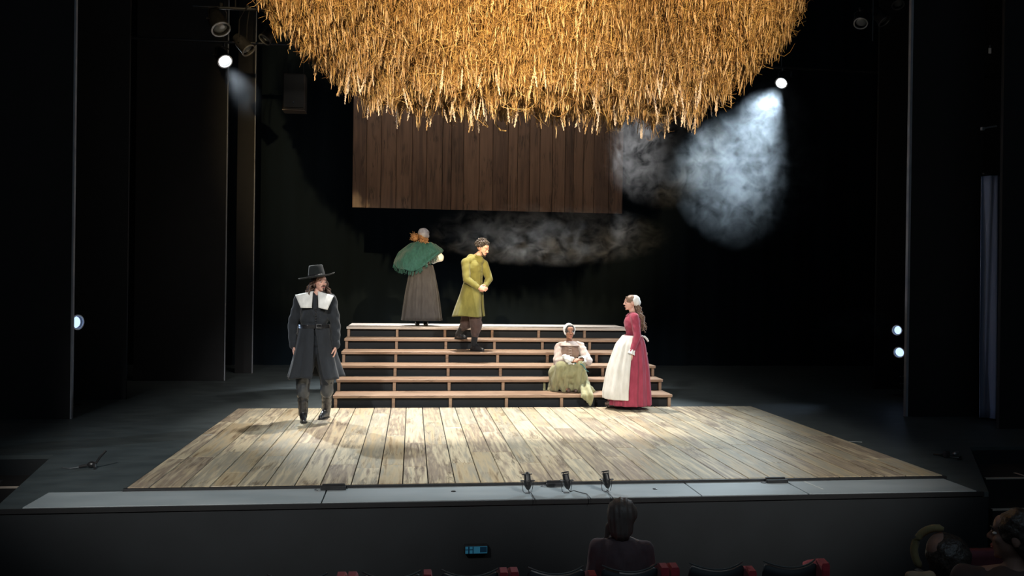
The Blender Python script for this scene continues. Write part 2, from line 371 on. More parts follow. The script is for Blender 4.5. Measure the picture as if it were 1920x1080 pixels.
# bluish cloth leg seen between the two right flats
a = atz(1837, 786, 0); bY = (Yat(1700, 781)+Yat(1880, 804))/2+.15
xa = aty(1838, 780, bY).x; xb = aty(1885, 780, bY).x
ct = empty('cloth_leg', ((xa+xb)/2, bY, 0), 0, 'blue grey cloth leg hanging between the two right flats', 'curtain')
rows = []
for zz in np.linspace(.03, 3.35, 12):
    rows.append([((xb-xa)*(u-.5), .05*math.sin(u*9+zz*.4)+.02*math.sin(u*23), zz) for u in np.linspace(0.0+.02*math.sin(zz*2), 1, 24)])
sheet(rows, 'cloth', M['bluecloth'], ct, .008, sub=1)
g = G(); g.cap((-(xb-xa)/2, 0, 3.38), .02, ((xb-xa)/2, 0, 3.38), .02); g.build('top_pipe', M['metal_black'], ct)

# stair wells at the two front corners, each step with a pale nosing
def well(name, label, side, pts):
    t = empty(name, (0, 0, 0), 0, label, 'steps')
    last = 0
    for (px0, px1, py, z) in pts:
        A = atz(px0, py, z); B = atz(px1, py, z); y0 = (A.y+B.y)/2
        x0, x1 = sorted((A.x, B.x))
        g = G(); g.box((x0, y0+.0, -1.04), (x1, last+.0 if last else (WELL_L.y if side < 0 else WELL_R.y)-.004, z)); g.build('step', M['aud'], t)
        g = G(); g.box((x0, y0-.004, z-.012), (x1, y0+.022, z+.004)); g.build('nosing', M['nosing'], t)
        last = y0-.002
    return t
M['nosing'] = mat('nosing', (.50, .42, .34), .6, (.6, .5, .42), 6)
tl = well('corner_steps', 'dark steps with pale nosings at the left front corner of the stage', -1, [(-160, 97, 914, -.2), (-160, 93, 982, -.42), (-160, 92, 1052, -.64)])
g = G(); A = atz(97, 912, -.2); B = atz(80, 899, -.2); g.box((A.x-.03, A.y+.0, -.196), (A.x, A.y+.16, -.19)); g.build('nosing', M['nosing'], tl)
tr2 = well('corner_steps', 'dark steps with pale nosings at the right front corner of the stage', 1, [(1843, 2080, 895, -.2), (1855, 2080, 953, -.42)])
g = G(); A = atz(1925, 894, -.2); g.box((A.x-.03, A.y, -.196), (A.x, A.y+.16, -.19)); g.build('nosing', M['nosing'], tr2)

# ================================================================== STRAW CANOPY
CX = aty(1003, 120, 10.1).x; CY = 10.1; RA = 3.36; RB = 1.5
can = empty('straw_canopy', (CX, CY, 3.75), 0, 'huge golden canopy of hanging dried straw and wheat above the stage', 'straw canopy')
PS = np.array([0, .46, .62, .72, .78, .85, .92, .96, 1.0, 1.06]); PZ = np.array([.13, .13, .24, .50, .68, .88, 1.08, 1.27, 1.6, 2.1])
def ztip(s, y=0): return np.interp(s, PS, PZ) + .03 + .30*np.maximum(y, 0)
def tubes_np(P, Wd, name, m, parent, sides=3, kind='stuff', label=None):
    """P: (N,K,3) centre lines, Wd: (N,K) radii -> one mesh of thin tapered tubes"""
    N, K, _ = P.shape
    D = P[:, -1]-P[:, 0]; D /= np.linalg.norm(D, axis=1, keepdims=True)+1e-9
    A = RNG.normal(size=(N, 3)); A -= (A*D).sum(1, keepdims=True)*D; A /= np.linalg.norm(A, axis=1, keepdims=True)+1e-9
    B = np.cross(D, A)
    ang = np.arange(sides)*2*PI/sides
    V = P[:, :, None, :] + Wd[:, :, None, None]*(np.cos(ang)[None, None, :, None]*A[:, None, None, :] + np.sin(ang)[None, None, :, None]*B[:, None, None, :])
    V = V.reshape(-1, 3)
    base = (np.arange(N)*K*sides)[:, None, None, None]; k = (np.arange(K-1)*sides)[None, :, None, None]; j = np.arange(sides)
    q = np.stack([j, (j+1) % sides, (j+1) % sides+sides, j+sides], -1)[None, None]
    Fq = (base+k+q).reshape(-1, 4)
    me = bpy.data.meshes.new(name); me.vertices.add(len(V)); me.vertices.foreach_set('co', V.ravel().astype(np.float32))
    me.loops.add(len(Fq)*4); me.loops.foreach_set('vertex_index', Fq.ravel().astype(np.int32))
    me.polygons.add(len(Fq)); me.polygons.foreach_set('loop_start', (np.arange(len(Fq))*4).astype(np.int32))
    me.update(calc_edges=True); me.validate(); me.materials.append(m); me.shade_smooth()
    o = bpy.data.objects.new(name, me); COL.objects.link(o); o.parent = parent
    if kind: o['kind'] = kind
    if label: o['label'] = label
    return o
def strawmat(name, cols, rough=.55):
    m = bpy.data.materials.new(name); m.use_nodes = True; n, l = nodes_of(m); b = n['Principled BSDF']
    b.inputs['Roughness'].default_value = rough; b.inputs['Specular IOR Level'].default_value = .35
    geo = n.new('ShaderNodeNewGeometry'); r = n.new('ShaderNodeValToRGB'); e = r.color_ramp.elements
    e[0].color = (*cols[0], 1); e[1].color = (*cols[-1], 1)
    for i, c in enumerate(cols[1:-1]): x = e.new((i+1)/(len(cols)-1)); x.color = (*c, 1)
    l.new(geo.outputs['Random Per Island'], r.inputs[0]); l.new(r.outputs[0], b.inputs['Base Color']); return m
M['straw'] = strawmat('straw', [(.12, .055, .022), (.36, .20, .075), (.60, .40, .16), (.22, .11, .045), (.74, .54, .26), (.46, .27, .10), (.16, .085, .04)])
M['ear'] = strawmat('wheat_ears', [(.34, .20, .10), (.50, .34, .19), (.62, .47, .32), (.44, .28, .14)])
M['ear_lit'] = strawmat('lit_ears', [(.62, .50, .42), (.70, .60, .53)])  # paler copy; bounce light on the lower rim is in the colour
def strands(N, kind):
    # rings of bundles: tips gather into tiers
    s = np.sqrt(RNG.uniform(.02, 1.06, N)); th = RNG.uniform(0, 2*PI, N)
    keep = (np.sin(th) < .35) | (RNG.random(N) < .25); s, th = s[keep], th[keep]
    tier = np.array([.12, .30, .46, .60, .71, .80, .88, .95, 1.01, 1.06])
    q = tier[np.abs(tier[None]-s[:, None]).argmin(1)]; s = q + RNG.normal(0, .022, len(q))
    n = len(s); x = RA*s*np.cos(th); y = RB*s*np.sin(th)
    clump = .06*np.sin(x*9+3*np.sin(y*7))+.05*np.sin(x*23+y*11)+.035*np.sin(x*47-y*31)
    drop = np.maximum(0, np.sin(x*31+2*np.sin(y*19))*np.sin(y*27+1.7*np.sin(x*13))-.45)*.34
    z = ztip(s, y) + clump - drop + np.abs(RNG.normal(0, .07, n))*1.2 - .02
    return x, y, z, s, th, n
x, y, z, s, th, n = strands(128000, 0)
L = RNG.uniform(.25, .80, n); K = 4; t = np.linspace(0, 1, K)
lean = RNG.normal(0, .07, (n, 2)); curl = RNG.normal(0, .05, (n, 2))
P = np.zeros((n, K, 3))
P[:, :, 0] = x[:, None] + lean[:, :1]*t*L[:, None] + curl[:, :1]*np.sin(PI*t)
P[:, :, 1] = y[:, None] + lean[:, 1:]*t*L[:, None] + curl[:, 1:]*np.sin(PI*t)
P[:, :, 2] = z[:, None] + L[:, None]*t
rad = RNG.uniform(.0016, .0038, n)[:, None]*np.array([.5, 1.25, 1.0, .7])[None]
tubes_np(P, rad, 'straw', M['straw'], can)
K = 5; t = np.linspace(0, 1, K)
x, y, z, s, th, n = strands(20000, 0); z += RNG.uniform(.0, .30, n)
L = RNG.uniform(.14, .42, n); a = RNG.uniform(0, 2*PI, n); el = RNG.uniform(-1.3, 1.3, n)
dx, dy, dz = np.cos(a)*np.cos(el), np.sin(a)*np.cos(el), np.sin(el)
P = np.zeros((n, K, 3)); bend = RNG.normal(0, .07, (n, 3))
for c, (p0, dd) in enumerate(((x, dx), (y, dy), (z, dz))): P[:, :, c] = p0[:, None] + dd[:, None]*(t-.5)[None]*L[:, None] + bend[:, c:c+1]*np.sin(PI*t)[None]
P[:, :, 1] -= .10*RNG.random(n)[:, None]
rad = RNG.uniform(.0016, .0034, n)[:, None]*np.array([.6, 1, 1.1, 1, .6])[None]
tubes_np(P, rad, 'loose_straw', M['straw'], can)
# wheat ears at the ends of the stems
x, y, z, s, th, n = strands(9000, 0); z -= .02
L = RNG.uniform(.08, .17, n); K = 6; t = np.linspace(0, 1, K); lean = RNG.normal(0, .14, (n, 2))
P = np.zeros((n, K, 3)); P[:, :, 0] = x[:, None]+lean[:, :1]*t*L[:, None]; P[:, :, 1] = y[:, None]-.03+lean[:, 1:]*t*L[:, None]; P[:, :, 2] = z[:, None]-L[:, None]*.5+L[:, None]*t
rad = RNG.uniform(.004, .0075, n)[:, None]*np.array([.2, .75, 1, .95, .7, .25])[None]
tubes_np(P, rad, 'wheat_ears', M['ear'], can, sides=5)
# matted core that closes the canopy, and the ring it hangs from
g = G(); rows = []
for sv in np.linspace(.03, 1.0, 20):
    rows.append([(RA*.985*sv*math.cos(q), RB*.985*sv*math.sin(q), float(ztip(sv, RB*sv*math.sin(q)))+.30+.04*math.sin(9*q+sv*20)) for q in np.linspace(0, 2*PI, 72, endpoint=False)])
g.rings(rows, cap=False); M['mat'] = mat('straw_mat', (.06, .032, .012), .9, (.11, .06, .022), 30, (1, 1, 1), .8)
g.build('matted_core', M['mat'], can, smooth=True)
g = G(); ring = [(RA*.97*math.cos(q), RB*.97*math.sin(q), 2.15) for q in np.linspace(0, 2*PI, 60)]; g.tube(ring, .03, 8); g.build('hanging_ring', M['metal_black'], can)
for q in (0.4, 1.5, 2.7, 3.9, 5.1):
    g = G(); g.tube([(RA*.97*math.cos(q), RB*.97*math.sin(q), 2.15), (RA*.97*math.cos(q), RB*.97*math.sin(q), 6.2)], .006); g.build('cable', M['metal_black'], can)
# long ears dangling singly below the lower edge, many painted pale as if lit
def ear_mesh():
    g = G(); g.tube([(0, 0, .34), (.006, 0, .24), (0, 0, .14)], .003, 4)
    for i in range(20):
        zz = .16-.011*i; a = i*2.4; r = .0085*math.sin(PI*(i+1.5)/22)+.001
        g.cap((r*.3*math.cos(a), r*.3*math.sin(a), zz+.016), .002, (r*math.cos(a), r*math.sin(a), zz-.012), .0046, 4, 1)
    return g.mesh('wheat_ear')
em = ear_mesh(); em.materials.append(M['ear_lit']); em2 = em.copy(); em2.materials.clear(); em2.materials.append(M['ear'])
r3 = random.Random(3)
for k in range(170):
    sv = r3.choice([.25, .40, .5, .6, .68, .7]); q = r3.uniform(PI*.92, PI*2.08)
    if k > 120: sv = r3.uniform(.72, 1.02)
    o = bpy.data.objects.new('wheat_ear', em if k % 3 and k <= 120 else em2); COL.objects.link(o); o.parent = can
    o.location = (RA*sv*math.cos(q), RB*sv*math.sin(q), float(ztip(sv, RB*sv*math.sin(q)))-.16-r3.uniform(0, .10)); o.rotation_euler = (r3.uniform(-.25, .25), r3.uniform(-.3, .3), r3.uniform(0, 6)); o.scale = [r3.uniform(.9, 1.35)]*3
g = G(); c = aty(925, 205, 10.0)-Vector((CX, CY, 3.75)); c.z -= .04; g.tube([c+Vector((0, 0, .1)), c+Vector((.03, 0, -.02)), c+Vector((.03, 0, -.14)), c+Vector((.09, 0, -.21)), c+Vector((.16, 0, -.215))], .009, 6); g.build('bent_stem', M['straw'], can)
# ================================================================== LAMPS
def lamp(name, label, loc, aim, r, L, lensmat, yaw_only=False, pipe=None, group=None):
    t = empty(name, loc, 0, label, 'stage light', group)
    d = (Vector(aim)-Vector(loc)).normalized(); Q = d.to_track_quat('Z', 'Y').to_matrix().to_4x4()   # local +Z = beam
    g = G(); N = 24
    def rg(z, rr): return [(rr*math.cos(2*PI*i/N), rr*math.sin(2*PI*i/N), z) for i in range(N)]
    g.rings([rg(-L, r*.35), rg(-L*.95, r*.62), rg(-L*.6, r*.85), rg(-L*.55, r*.95), rg(.0, r*1.0), rg(.05, r*1.06), rg(.05, r*.93), rg(.01, r*.90)], cap=True); g.xf(Q); g.build('lamp_body', M['metal_black'], t, smooth=False)
    g = G(); g.rings([rg(.012, r*.86), rg(.022, r*.80), rg(.027, r*.5), rg(.029, r*.1)]); g.xf(Q); g.build('lens', lensmat, t, smooth=True)
    g = G(); g.rings([rg(.05, r*1.12), rg(.062, r*1.12), rg(.062, r*.93), rg(.05, r*.93)], cap=False, closed=True); g.xf(Q); g.build('lens_rim', M['metal'], t)
    # yoke, a U bracket up to the pipe
    u = Vector((0, 0, 1)) if abs(d.z) < .95 else Vector((0, 1, 0)); sx = d.cross(u).normalized()
    c = -d*L*.35; top = Vector((0, 0, r*1.9)) if pipe is None else Vector(pipe)
    g = G()
    for s in (-1, 1):
        g.tube([c+sx*s*r*1.12, c+sx*s*r*1.15+top*.55, top+sx*s*r*.5], r*.07, 6)
    g.tube([top+sx*r*.5, top, top-sx*r*.5], r*.07, 6); g.build('yoke', M['metal_black'], t)
    for s in (-1, 1):
        g = G(); g.cap(c+sx*s*r*1.0, r*.12, c+sx*s*r*1.3, r*.12, 8, 1); g.build('knob', M['metal_black'], t)
    g = G(); g.cap(top, r*.18, top+top.normalized()*r*.45, r*.22, 8, 2); g.build('clamp', M['metal_black'], t)
    return t
lamp('stage_lamp', 'bright white round stage lamp high at the left above the smoke-free dark', LAMP_L, AIM_L, .115, .34, M['lens'])['label'] = 'glowing white stage lamp high up left of the straw canopy'
lamp('stage_lamp', 'glowing white stage lamp right of the straw canopy above the bright smoke', LAMP_R, AIM_R, .105, .34, M['lens'])
lamp('stage_lamp', 'blue-lit side lamp at the edge of the far left flat', BOOM_L, Vector((2.5, 8.6, 1.2)), .095, .24, M['lens_blue'], pipe=(-.16, .05, 0))
lamp('stage_lamp', 'upper blue-lit side lamp beside the right black flat', BOOM_R1, Vector((0.2, 7.8, 1.25)), .078, .24, M['lens_blue'], pipe=(.15, .05, 0))
lamp('stage_lamp', 'lower blue-lit side lamp beside the right black flat', BOOM_R2, Vector((1.9, 8.0, .1)), .085, .24, M['lens_blue'], pipe=(.13, .05, .02))
# pipes that carry the overhead lamps
g = G(); g.cap((LAMP_L.x-3, LAMP_L.y, LAMP_L.z+.30), .025, (LAMP_R.x+5, LAMP_L.y, LAMP_L.z+.30), .025)
gp = g.build('lighting_pipe', M['metal_black']); tag(gp, 'long black lighting pipe carrying the overhead lamps behind the canopy', 'pipe')
for px in (420, 700, 1200, 1467, 1700):
    q = aty(px, 0, LAMP_L.y); g = G(); g.tube([(q.x, LAMP_L.y, LAMP_L.z+.3), (q.x, LAMP_L.y, 9.98)], .008); g.build('cable', M['metal_black'], gp)
# side booms
for nm, B, h, dx in (('the left side lamp', BOOM_L, 3.0, -.17), ('the two right side lamps', BOOM_R1, 2.6, .17)):
    t = empty('lighting_stand', (B.x+dx, B.y+.06, 0), 0, 'black upright lighting stand carrying '+nm, 'stand')
    g = G(); g.cap((0, 0, .03), .024, (0, 0, h), .024); g.build('pole', M['metal_black'], t)
    g = G(); g.rings([[(r*math.cos(a), r*math.sin(a), z) for a in np.linspace(0, 2*PI, 20, endpoint=False)] for r, z in ((.22, .001), (.22, .02), (.05, .035), (.04, .08))]); g.build('base', M['metal_black'], t)
    for z in (.22, .10, .34):
        g = G(); g.tube([(0, 0, z), (-.11 if dx > 0 else .11, -.03, z)], .010); g.build('rung', M['metal'], t)
# unlit rig lamps, dim above left and above right
RIGZ = aty(412, 20, 12.8).z+.06
def rig(px, py, Y, ax, ay, r, label):
    p = aty(px, py, Y); return lamp('rig_lamp', label, p, p+Vector((ax, ay, -1)), r, r*2.6, M['dull_lens'], pipe=(0, .05, max(r*1.9, RIGZ-p.z)))
M['dull_lens'] = mat('dull_glass', (.10, .11, .12), .15, spec=.6)
rig(412, 50, 12.8, .5, -.5, .13, 'unlit black lamp hanging above the glowing left lamp')
rig(462, 90, 12.8, .9, -.3, .10, 'unlit black lamp hanging just right of the glowing left lamp')
rig(500, 70, 12.8, -.6, -.5, .09, 'unlit black lamp hanging nearest the left end of the canopy')
rig(1615, 40, 12.8, -.6, -.6, .10, 'unlit black lamp at the upper right, left one of two')
rig(1655, 36, 12.8, .5, -.6, .10, 'unlit black lamp at the upper right, right one of two')
rig(1683, 5, 12.8, -.2, -.6, .09, 'unlit black lamp cut by the top edge at the upper right')
g = G(); zt = aty(412, 20, 12.8).z
g.cap((aty(360, 20, 12.8).x, 12.85, zt+.06), .022, (aty(520, 20, 12.8).x, 12.85, zt+.06), .022); gp2 = tag(g.build('rig_pipe', M['metal_black']), 'short black pipe above the unlit left lamps', 'pipe')
g = G(); g.tube([(aty(440, 20, 12.8).x, 12.85, zt+.06), (aty(440, 20, 12.8).x, 12.85, 9.98)], .01); g.build('cable', M['metal_black'], gp2)
g = G(); g.cap((aty(1570, 8, 12.8).x, 12.85, aty(1615, 0, 12.8).z+.06), .022, (aty(1760, 8, 12.8).x, 12.85, aty(1615, 0, 12.8).z+.06), .022); gp3 = tag(g.build('rig_pipe', M['metal_black']), 'short black pipe above the unlit right lamps', 'pipe')
g = G(); g.tube([(aty(1640, 20, 12.8).x, 12.85, zt+.06), (aty(1640, 20, 12.8).x, 12.85, 9.98)], .01); g.build('cable', M['metal_black'], gp3)
# dim hanging loudspeaker left of the canopy
q = aty(553, 175, 15.6); t = empty('hanging_speaker', q, 0, 'dim dark loudspeaker box hanging left of the canopy, pale lower edge', 'loudspeaker')
M['nosing_dim'] = mat('dull_rail', (.07, .055, .045), .6)
M['spk'] = mat('speaker_case', (.012, .010, .009), .7, (.015, .012, .011), 8)
g = G(); g.box((-.20, -.15, -.33), (.20, .15, .33), .02); g.build('case', M['spk'], t)
g = G(); g.box((-.18, -.165, -.29), (.18, -.151, .31), .004); g.build('grille', M['black'], t)
g = G(); g.box((-.20, -.17, -.344), (.20, .15, -.331)); g.build('bottom_rail', M['nosing_dim'], t)
g = G(); g.cap((0, -.172, -.2), .012, (0, -.176, -.2), .012, 8, 1); g.build('badge', M['metal'], t)
for s in (-.15, .15):
    g = G(); g.tube([(s, 0, .33), (s, 0, 9.98-q.z)], .006); g.build('cable', M['metal_black'], t)
# small things on and by the right flat
q = aty(1856, 239, Yat(1880, 804)-.02)
t = empty('wall_bracket', q, 0, 'short pale metal bar sticking out high on the far right flat', 'bracket')
g = G(); g.tube([(-.10, 0, -.02), (-.02, 0, 0), (.09, 0, .02)], .012, 8); g.build('bar', M['metal'], t); g = G(); g.box((-.12, -.02, -.04), (-.08, .02, .0), .004); g.build('clip', M['metal'], t)
q = aty(1856, 93, Yat(1880, 804)-.02); t = empty('wall_tag', q, 0, 'tiny pale tag high on the far right flat', 'tag')
g = G(); g.box((-.018, -.004, -.05), (.018, .004, .02), .002); g.build('plate', M['nosing'], t); g = G(); g.tube([(0, 0, .02), (0, 0, .06)], .003); g.build('cord', M['metal_black'], t)

# ================================================================== FOOTLIGHTS
def footlight(px, py, label, tilt, ring):
    p = atz(px, py, .013); t = empty('footlight', p, 0, label, 'stage light')
    s = 1.0; B = Vector((0, 0, .105)); ax = Vector((tilt, .34, 1)).normalized(); Q = ax.to_track_quat('Z', 'Y').to_matrix().to_4x4()
    Q = Matrix.Translation(B) @ Q
    g = G(); N = 20
    def rg(z, rr): return [(rr*math.cos(2*PI*i/N), rr*math.sin(2*PI*i/N), z) for i in range(N)]
    g.rings([rg(-.075, .006), rg(-.068, .016), rg(-.045, .028), rg(-.01, .034), rg(.0, .034), rg(.002, .029), rg(.045, .027), rg(.048, .029), rg(.054, .029), rg(.055, .026)]); g.xf(Q); g.build('lamp_body', M['metal_black'], t)
    for k in range(6):
        a = k*PI/3; g = G(); g.cap((.031*math.cos(a), .031*math.sin(a), -.035), .003, (.031*math.cos(a), .031*math.sin(a), .0), .003, 5, 1); g.xf(Q); g.build('fin', M['metal_black'], t)
    g = G()
    if ring: g.tube([(.030*math.cos(a), .030*math.sin(a), .068) for a in np.linspace(0, 2*PI, 24)], .0045, 6)
    else:
        g.tube([(-.038, 0, .055), (.038, 0, .055)], .004, 6); g.ell((-.038, 0, .055), (.006,)*3, n=8, m=6); g.ell((.038, 0, .055), (.006,)*3, n=8, m=6); g.rings([rg(.054, .026), rg(.07, .015), rg(.074, .004)])
    if ring:
        for a in (.5, 2.6, 4.7): g.tube([(.028*math.cos(a), .028*math.sin(a), .05), (.030*math.cos(a), .030*math.sin(a), .068)], .003, 5)
    g.xf(Q); g.build('colour_frame', M['metal_black'], t)
    g = G(); g.tube([B+Vector((-.045, 0, 0)), B+Vector((-.044, 0, -.05)), (-.036, 0, .012), (-.02, 0, .004), (.02, 0, .004), (.036, 0, .012), B+Vector((.044, 0, -.05)), B+Vector((.045, 0, 0))], .0028, 6); g.build('yoke', M['metal_black'], t)
    for sx in (-1, 1):
        g = G(); g.cap(B+Vector((sx*.032, 0, 0)), .007, B+Vector((sx*.054, 0, 0)), .008, 8, 1); g.build('knob', M['metal_black'], t)
    g = G(); g.box((-.022, -.012, .0005), (.022, .012, .008), .003); g.build('foot_plate', M['metal'], t)
    return t, B, ax
for px, py, lab, tl_, rgd, cab in ((989, 925, 'small black footlight on the stage lip, left of three, with side knobs', -.05, False, [(.02, -.03), (.03, -.07)]),
                             (1062, 924, 'small black footlight on the stage lip, middle of three', -.16, True, [(.06, -.02), (.13, -.04), (.16, -.07)]),
                             (1137, 922, 'small black footlight on the stage lip, right of three', -.12, True, [(.0, -.03), (.0, -.06)])):
    t, B, ax = footlight(px, py, lab, tl_, rgd)
    a = B-ax*.075; fy = FRONT-t.location.y
    pts = [a, a+Vector((cab[0][0]*.3, 0, -.02)), Vector((cab[0][0], -.01, .02))]+[Vector((c[0], max(c[1], fy+.004), .006)) for c in cab[1:]]+[Vector((cab[-1][0], fy-.032, .009)), Vector((cab[-1][0], fy-.038, -.03))]
    g = G(); g.tube(pts, .0038, 6); g.build('cord', M['metal_black'], t)
# slim black boxes along the joint between deck and apron
for px, py, w_, lab in ((627, 913, .21, 'slim black box at the deck edge, left of the footlights'), (1036, 906, .15, 'slim black box at the deck edge, between the footlights'), (1449, 901, .20, 'slim black box at the deck edge, right of the footlights')):
    p = atz(px, py, .012); t = empty('edge_box', (p.x, DY0-.085, .0125), 0, lab, 'box')
    g = G(); g.box((-w_/2, -.02, 0), (w_/2, .02, .028), .004); g.build('case', M['metal_black'], t)
    g = G(); g.box((-w_/2+.01, .021, .012), (w_/2-.01, .05, .042), .004); g.build('tray', M['metal_black'], t)
    g = G(); g.tube([(-w_/2, 0, .012), (-w_/2-.03, .01, .01), (-w_/2-.05, .0, .005), (-w_/2-.02, -.03, .004)], .003, 6); g.build('cord', M['metal'], t)
    g = G(); g.cap((-w_/2-.0, .0, .02), .004, (-w_/2+.01, 0, .02), .004, 6, 1); g.build('screw', M['metal'], t)
for px, py in ((850, 921.5), (1228, 917)):
    p = atz(px, py, .0125); g = G(); g.rings([[(r*math.cos(a), r*.8*math.sin(a), z) for a in np.linspace(0, 2*PI, 16, endpoint=False)] for r, z in ((.02, 0), (.02, .004), (.012, .006), (.004, .006))]); o = g.build('floor_socket', M['metal_black']); o.location = p
    tag(o, 'small round black socket in the grey lip, %s of the footlights' % ('left' if px < 1000 else 'right'), 'socket')
# tape strips
M['tape'] = mat('pale_tape', (.45, .47, .45), .6)
for k, (a, b, c, d, z, lab) in enumerate(((382, 816, 398, 815, DECK_H, 'short pale tape mark on the deck at left'), (1508, 903, 1542, 917, .0125, 'pale diagonal tape strip on the grey lip at right'), (1590, 828, 1616, 829, .0005, 'short tape strip on the dark floor right of the deck'))):
    A = atz(a, b, z); B = atz(c, d, z); dv = (B-A); nn = Vector((-dv.y, dv.x, 0)).normalized()*.008
    g = G(); g.rings([[A-nn, B-nn, B+nn, A+nn], [q+Vector((0, 0, .0015)) for q in (A-nn, B-nn, B+nn, A+nn)]]); tag(g.build('tape_strip', M['tape']), lab, 'tape')
# props lying at the stage corners: a black clamp lamp at the left, a cable end and cup at the right
p = atz(176, 878, 0); t = empty('floor_clamp', p, 0, 'small black clamp with an upright handle on the floor at left', 'clamp')
g = G(); g.tube([(-.13, .0, .015), (-.05, 0, .03), (.02, 0, .05), (.05, 0, .10), (.10, .02, .16)], .014, 8, taper=.7); g.build('arm', M['metal_black'], t)
g = G(); g.tube([(.0, 0, .05), (.02, -.03, .01), (.03, -.06, .006)], .012, 8); g.build('leg', M['metal_black'], t)
g = G(); g.ell((-.02, 0, .035), (.04, .03, .03)); g.build('jaw', M['metal_black'], t)
g = G(); g.tube([(-.13, 0, .012), (-.2, -.03, .006), (-.26, 0, .006), (-.3, .04, .006)], .005, 6); g.build('cord', M['metal'], t)
p = atz(1782, 858, 0); t = empty('cable_end', p, 0, 'small tangle of black cable with a pale plug on the floor at right', 'cable')
g = G(); g.tube([(-.10, .14, .008), (-.06, .10, .01), (-.04, .02, .04), (-.03, -.02, .008), (.05, -.06, .008), (.12, 0, .012), (.04, -.12, .006), (-.02, -.14, .006)], .009, 7); g.build('cord', M['metal_black'], t)
g = G(); g.cap((.05, .0, .04), .022, (.09, .02, .05), .018, 10, 2); g.build('plug', M['metal'], t)
g = G(); g.box((-.07, -.03, .001), (-.02, .03, .07), .008); g.build('plug_block', M['metal_black'], t)
# monitor set into the stage front
q = aty(893, 1031, FRONT-.06); t = empty('small_monitor', q, 0, 'small blue-lit monitor glowing low on the stage front', 'monitor')
M['screen'] = emit('screen_blue', (.03, .16, .26), .34); M['screen2'] = emit('screen_dark', (.008, .035, .07), .25)
g = G(); g.box((-.095, 0, -.035), (.095, .055, .035), .006); g.build('case', M['metal_black'], t)
g = G(); g.box((-.088, -.004, -.028), (.088, -.0005, .028)); g.build('screen', M['screen'], t)
g = G(); g.box((-.066, -.006, -.028), (-.054, -.0042, .028)); g.box((-.03, -.006, -.028), (-.022, -.0042, .028)); g.box((.03, -.006, -.02), (.085, -.0042, .024)); g.box((-.088, -.006, .0), (-.03, -.0042, .006)); g.build('screen_picture', M['screen2'], t)

# ================================================================== SEATS
M['seat_shell'] = mat('seat_shell', (.030, .034, .038), .6, (.035, .039, .043), 8)
M['seat_rim'] = mat('seat_rim', (.10, .105, .10), .35)
M['red'] = mat('red_velour', (.42, .03, .045), .75, (.50, .04, .055), 14, sheen=.3)
SEATY = 5.35; SEATZ = -1.05
def make_seat():
    t = empty('theatre_seat', (0, 0, 0), 0, 'x', 'theatre seat', 'front row theatre seats')
    rows = []
    for zz in np.linspace(.38, 1.0, 7):
        r_ = []
        for u in np.linspace(-1, 1, 15):
            top = .955+.028*u*u
            z_ = .38+(zz-.38)/.62*(top-.38)
            r_.append((.185*u*(1-.03*(zz-.4)), -.05+.06*u*u-.10*(zz-.38), z_))
        rows.append(r_)
    sheet(rows, 'backrest', M['seat_shell'], t, .035, sub=1)
    g = G(); g.tube([(p[0], p[1], p[2]+.014) for p in rows[-1]], .006, 6); g.build('top_rim', M['seat_rim'], t)
    g = G(); g.rings([[(x_*.19, .05+y_, z_) for x_, y_, z_ in ((-1, 0, .40), (-1, .42, .42), (-1, .42, .47), (-1, .0, .50))], [(x_*.19, .05+y_, z_) for x_, y_, z_ in ((1, 0, .40), (1, .42, .42), (1, .42, .47), (1, .0, .50))]]); g.build('seat', M['red'], t)
    return t
def make_arm(pair):
    t = empty('seat_arm', (0, 0, 0), 0, 'x', 'armrest', 'armrests between the front row seats')
    g = G(); g.box((-.02, -.02, .0), (.02, .05, .80), .006); g.build('post', M['seat_shell'], t)
    for s in ((-1, 1) if pair else (0,)):
        rows = []
        g = G()
        for y_, z0, z1, hw_ in ((-.10, .86, .90, .022), (-.09, .80, .945, .029), (-.02, .78, .955, .030), (.12, .78, .90, .028), (.20, .80, .86, .02)):
            rows.append([(s*.034+hw_*a_, y_, (z0+z1)/2+(z1-z0)/2*b_) for a_, b_ in ((-1, -.8), (-.8, -1), (.8, -1), (1, -.8), (1, .75), (.75, 1), (-.75, 1), (-1, .75))])
        g.rings(rows); g.build('arm_pad', M['red'], t)
    return t
seat0 = make_seat()
seat_px = [110, 262, 415, 560, 735, 880, 1040, 1176, 1337, 1473]
names = ['partly out of sight at the far left', 'second from the left end', 'third from the left end', 'left of the left pair of red armrests', 'right of the left pair of red armrests', 'in front of the small blue monitor', 'left of the person with bobbed hair', 'holding the person with bobbed hair', 'right of the large right armrest', 'nearest the two people at right']
for i, px in enumerate(seat_px):
    p = aty(px, 1060, SEATY); o = seat0 if i == 0 else copy_tree(seat0)
    o.location = (p.x, SEATY, SEATZ); o['label'] = 'dark curved theatre seat, ' + names[i]
arm_px = [(186, 0, 'single red armrest farthest left'), (338, 0, 'single red armrest second from the left'), (488, 0, 'single red armrest left of the left pair'), (651, 1, 'left pair of red armrest pads'), (801, 0, 'single red armrest left of the blue monitor'), (952, 1, 'pair of red armrest pads right of the blue monitor'), (1107, 0, 'red armrest by the left elbow of the person with bobbed hair'), (1249, 1, 'large pair of red armrest pads right of the person with bobbed hair'), (1401, 0, 'small red armrest with a pale glint'), (1536, 0, 'slanted red armrest at the right end of the row')]
a1_ = make_arm(False); a2_ = make_arm(True); used = [0, 0]
for px, pair, lab in arm_px:
    src = (a1_, a2_)[pair]; o = src if not used[pair] else copy_tree(src); used[pair] = 1
    p = aty(px, 1070, SEATY-.05); o.location = (p.x, SEATY-.05, SEATZ + (.055 if pair or px in (801, 1536) else .02)); o['label'] = lab
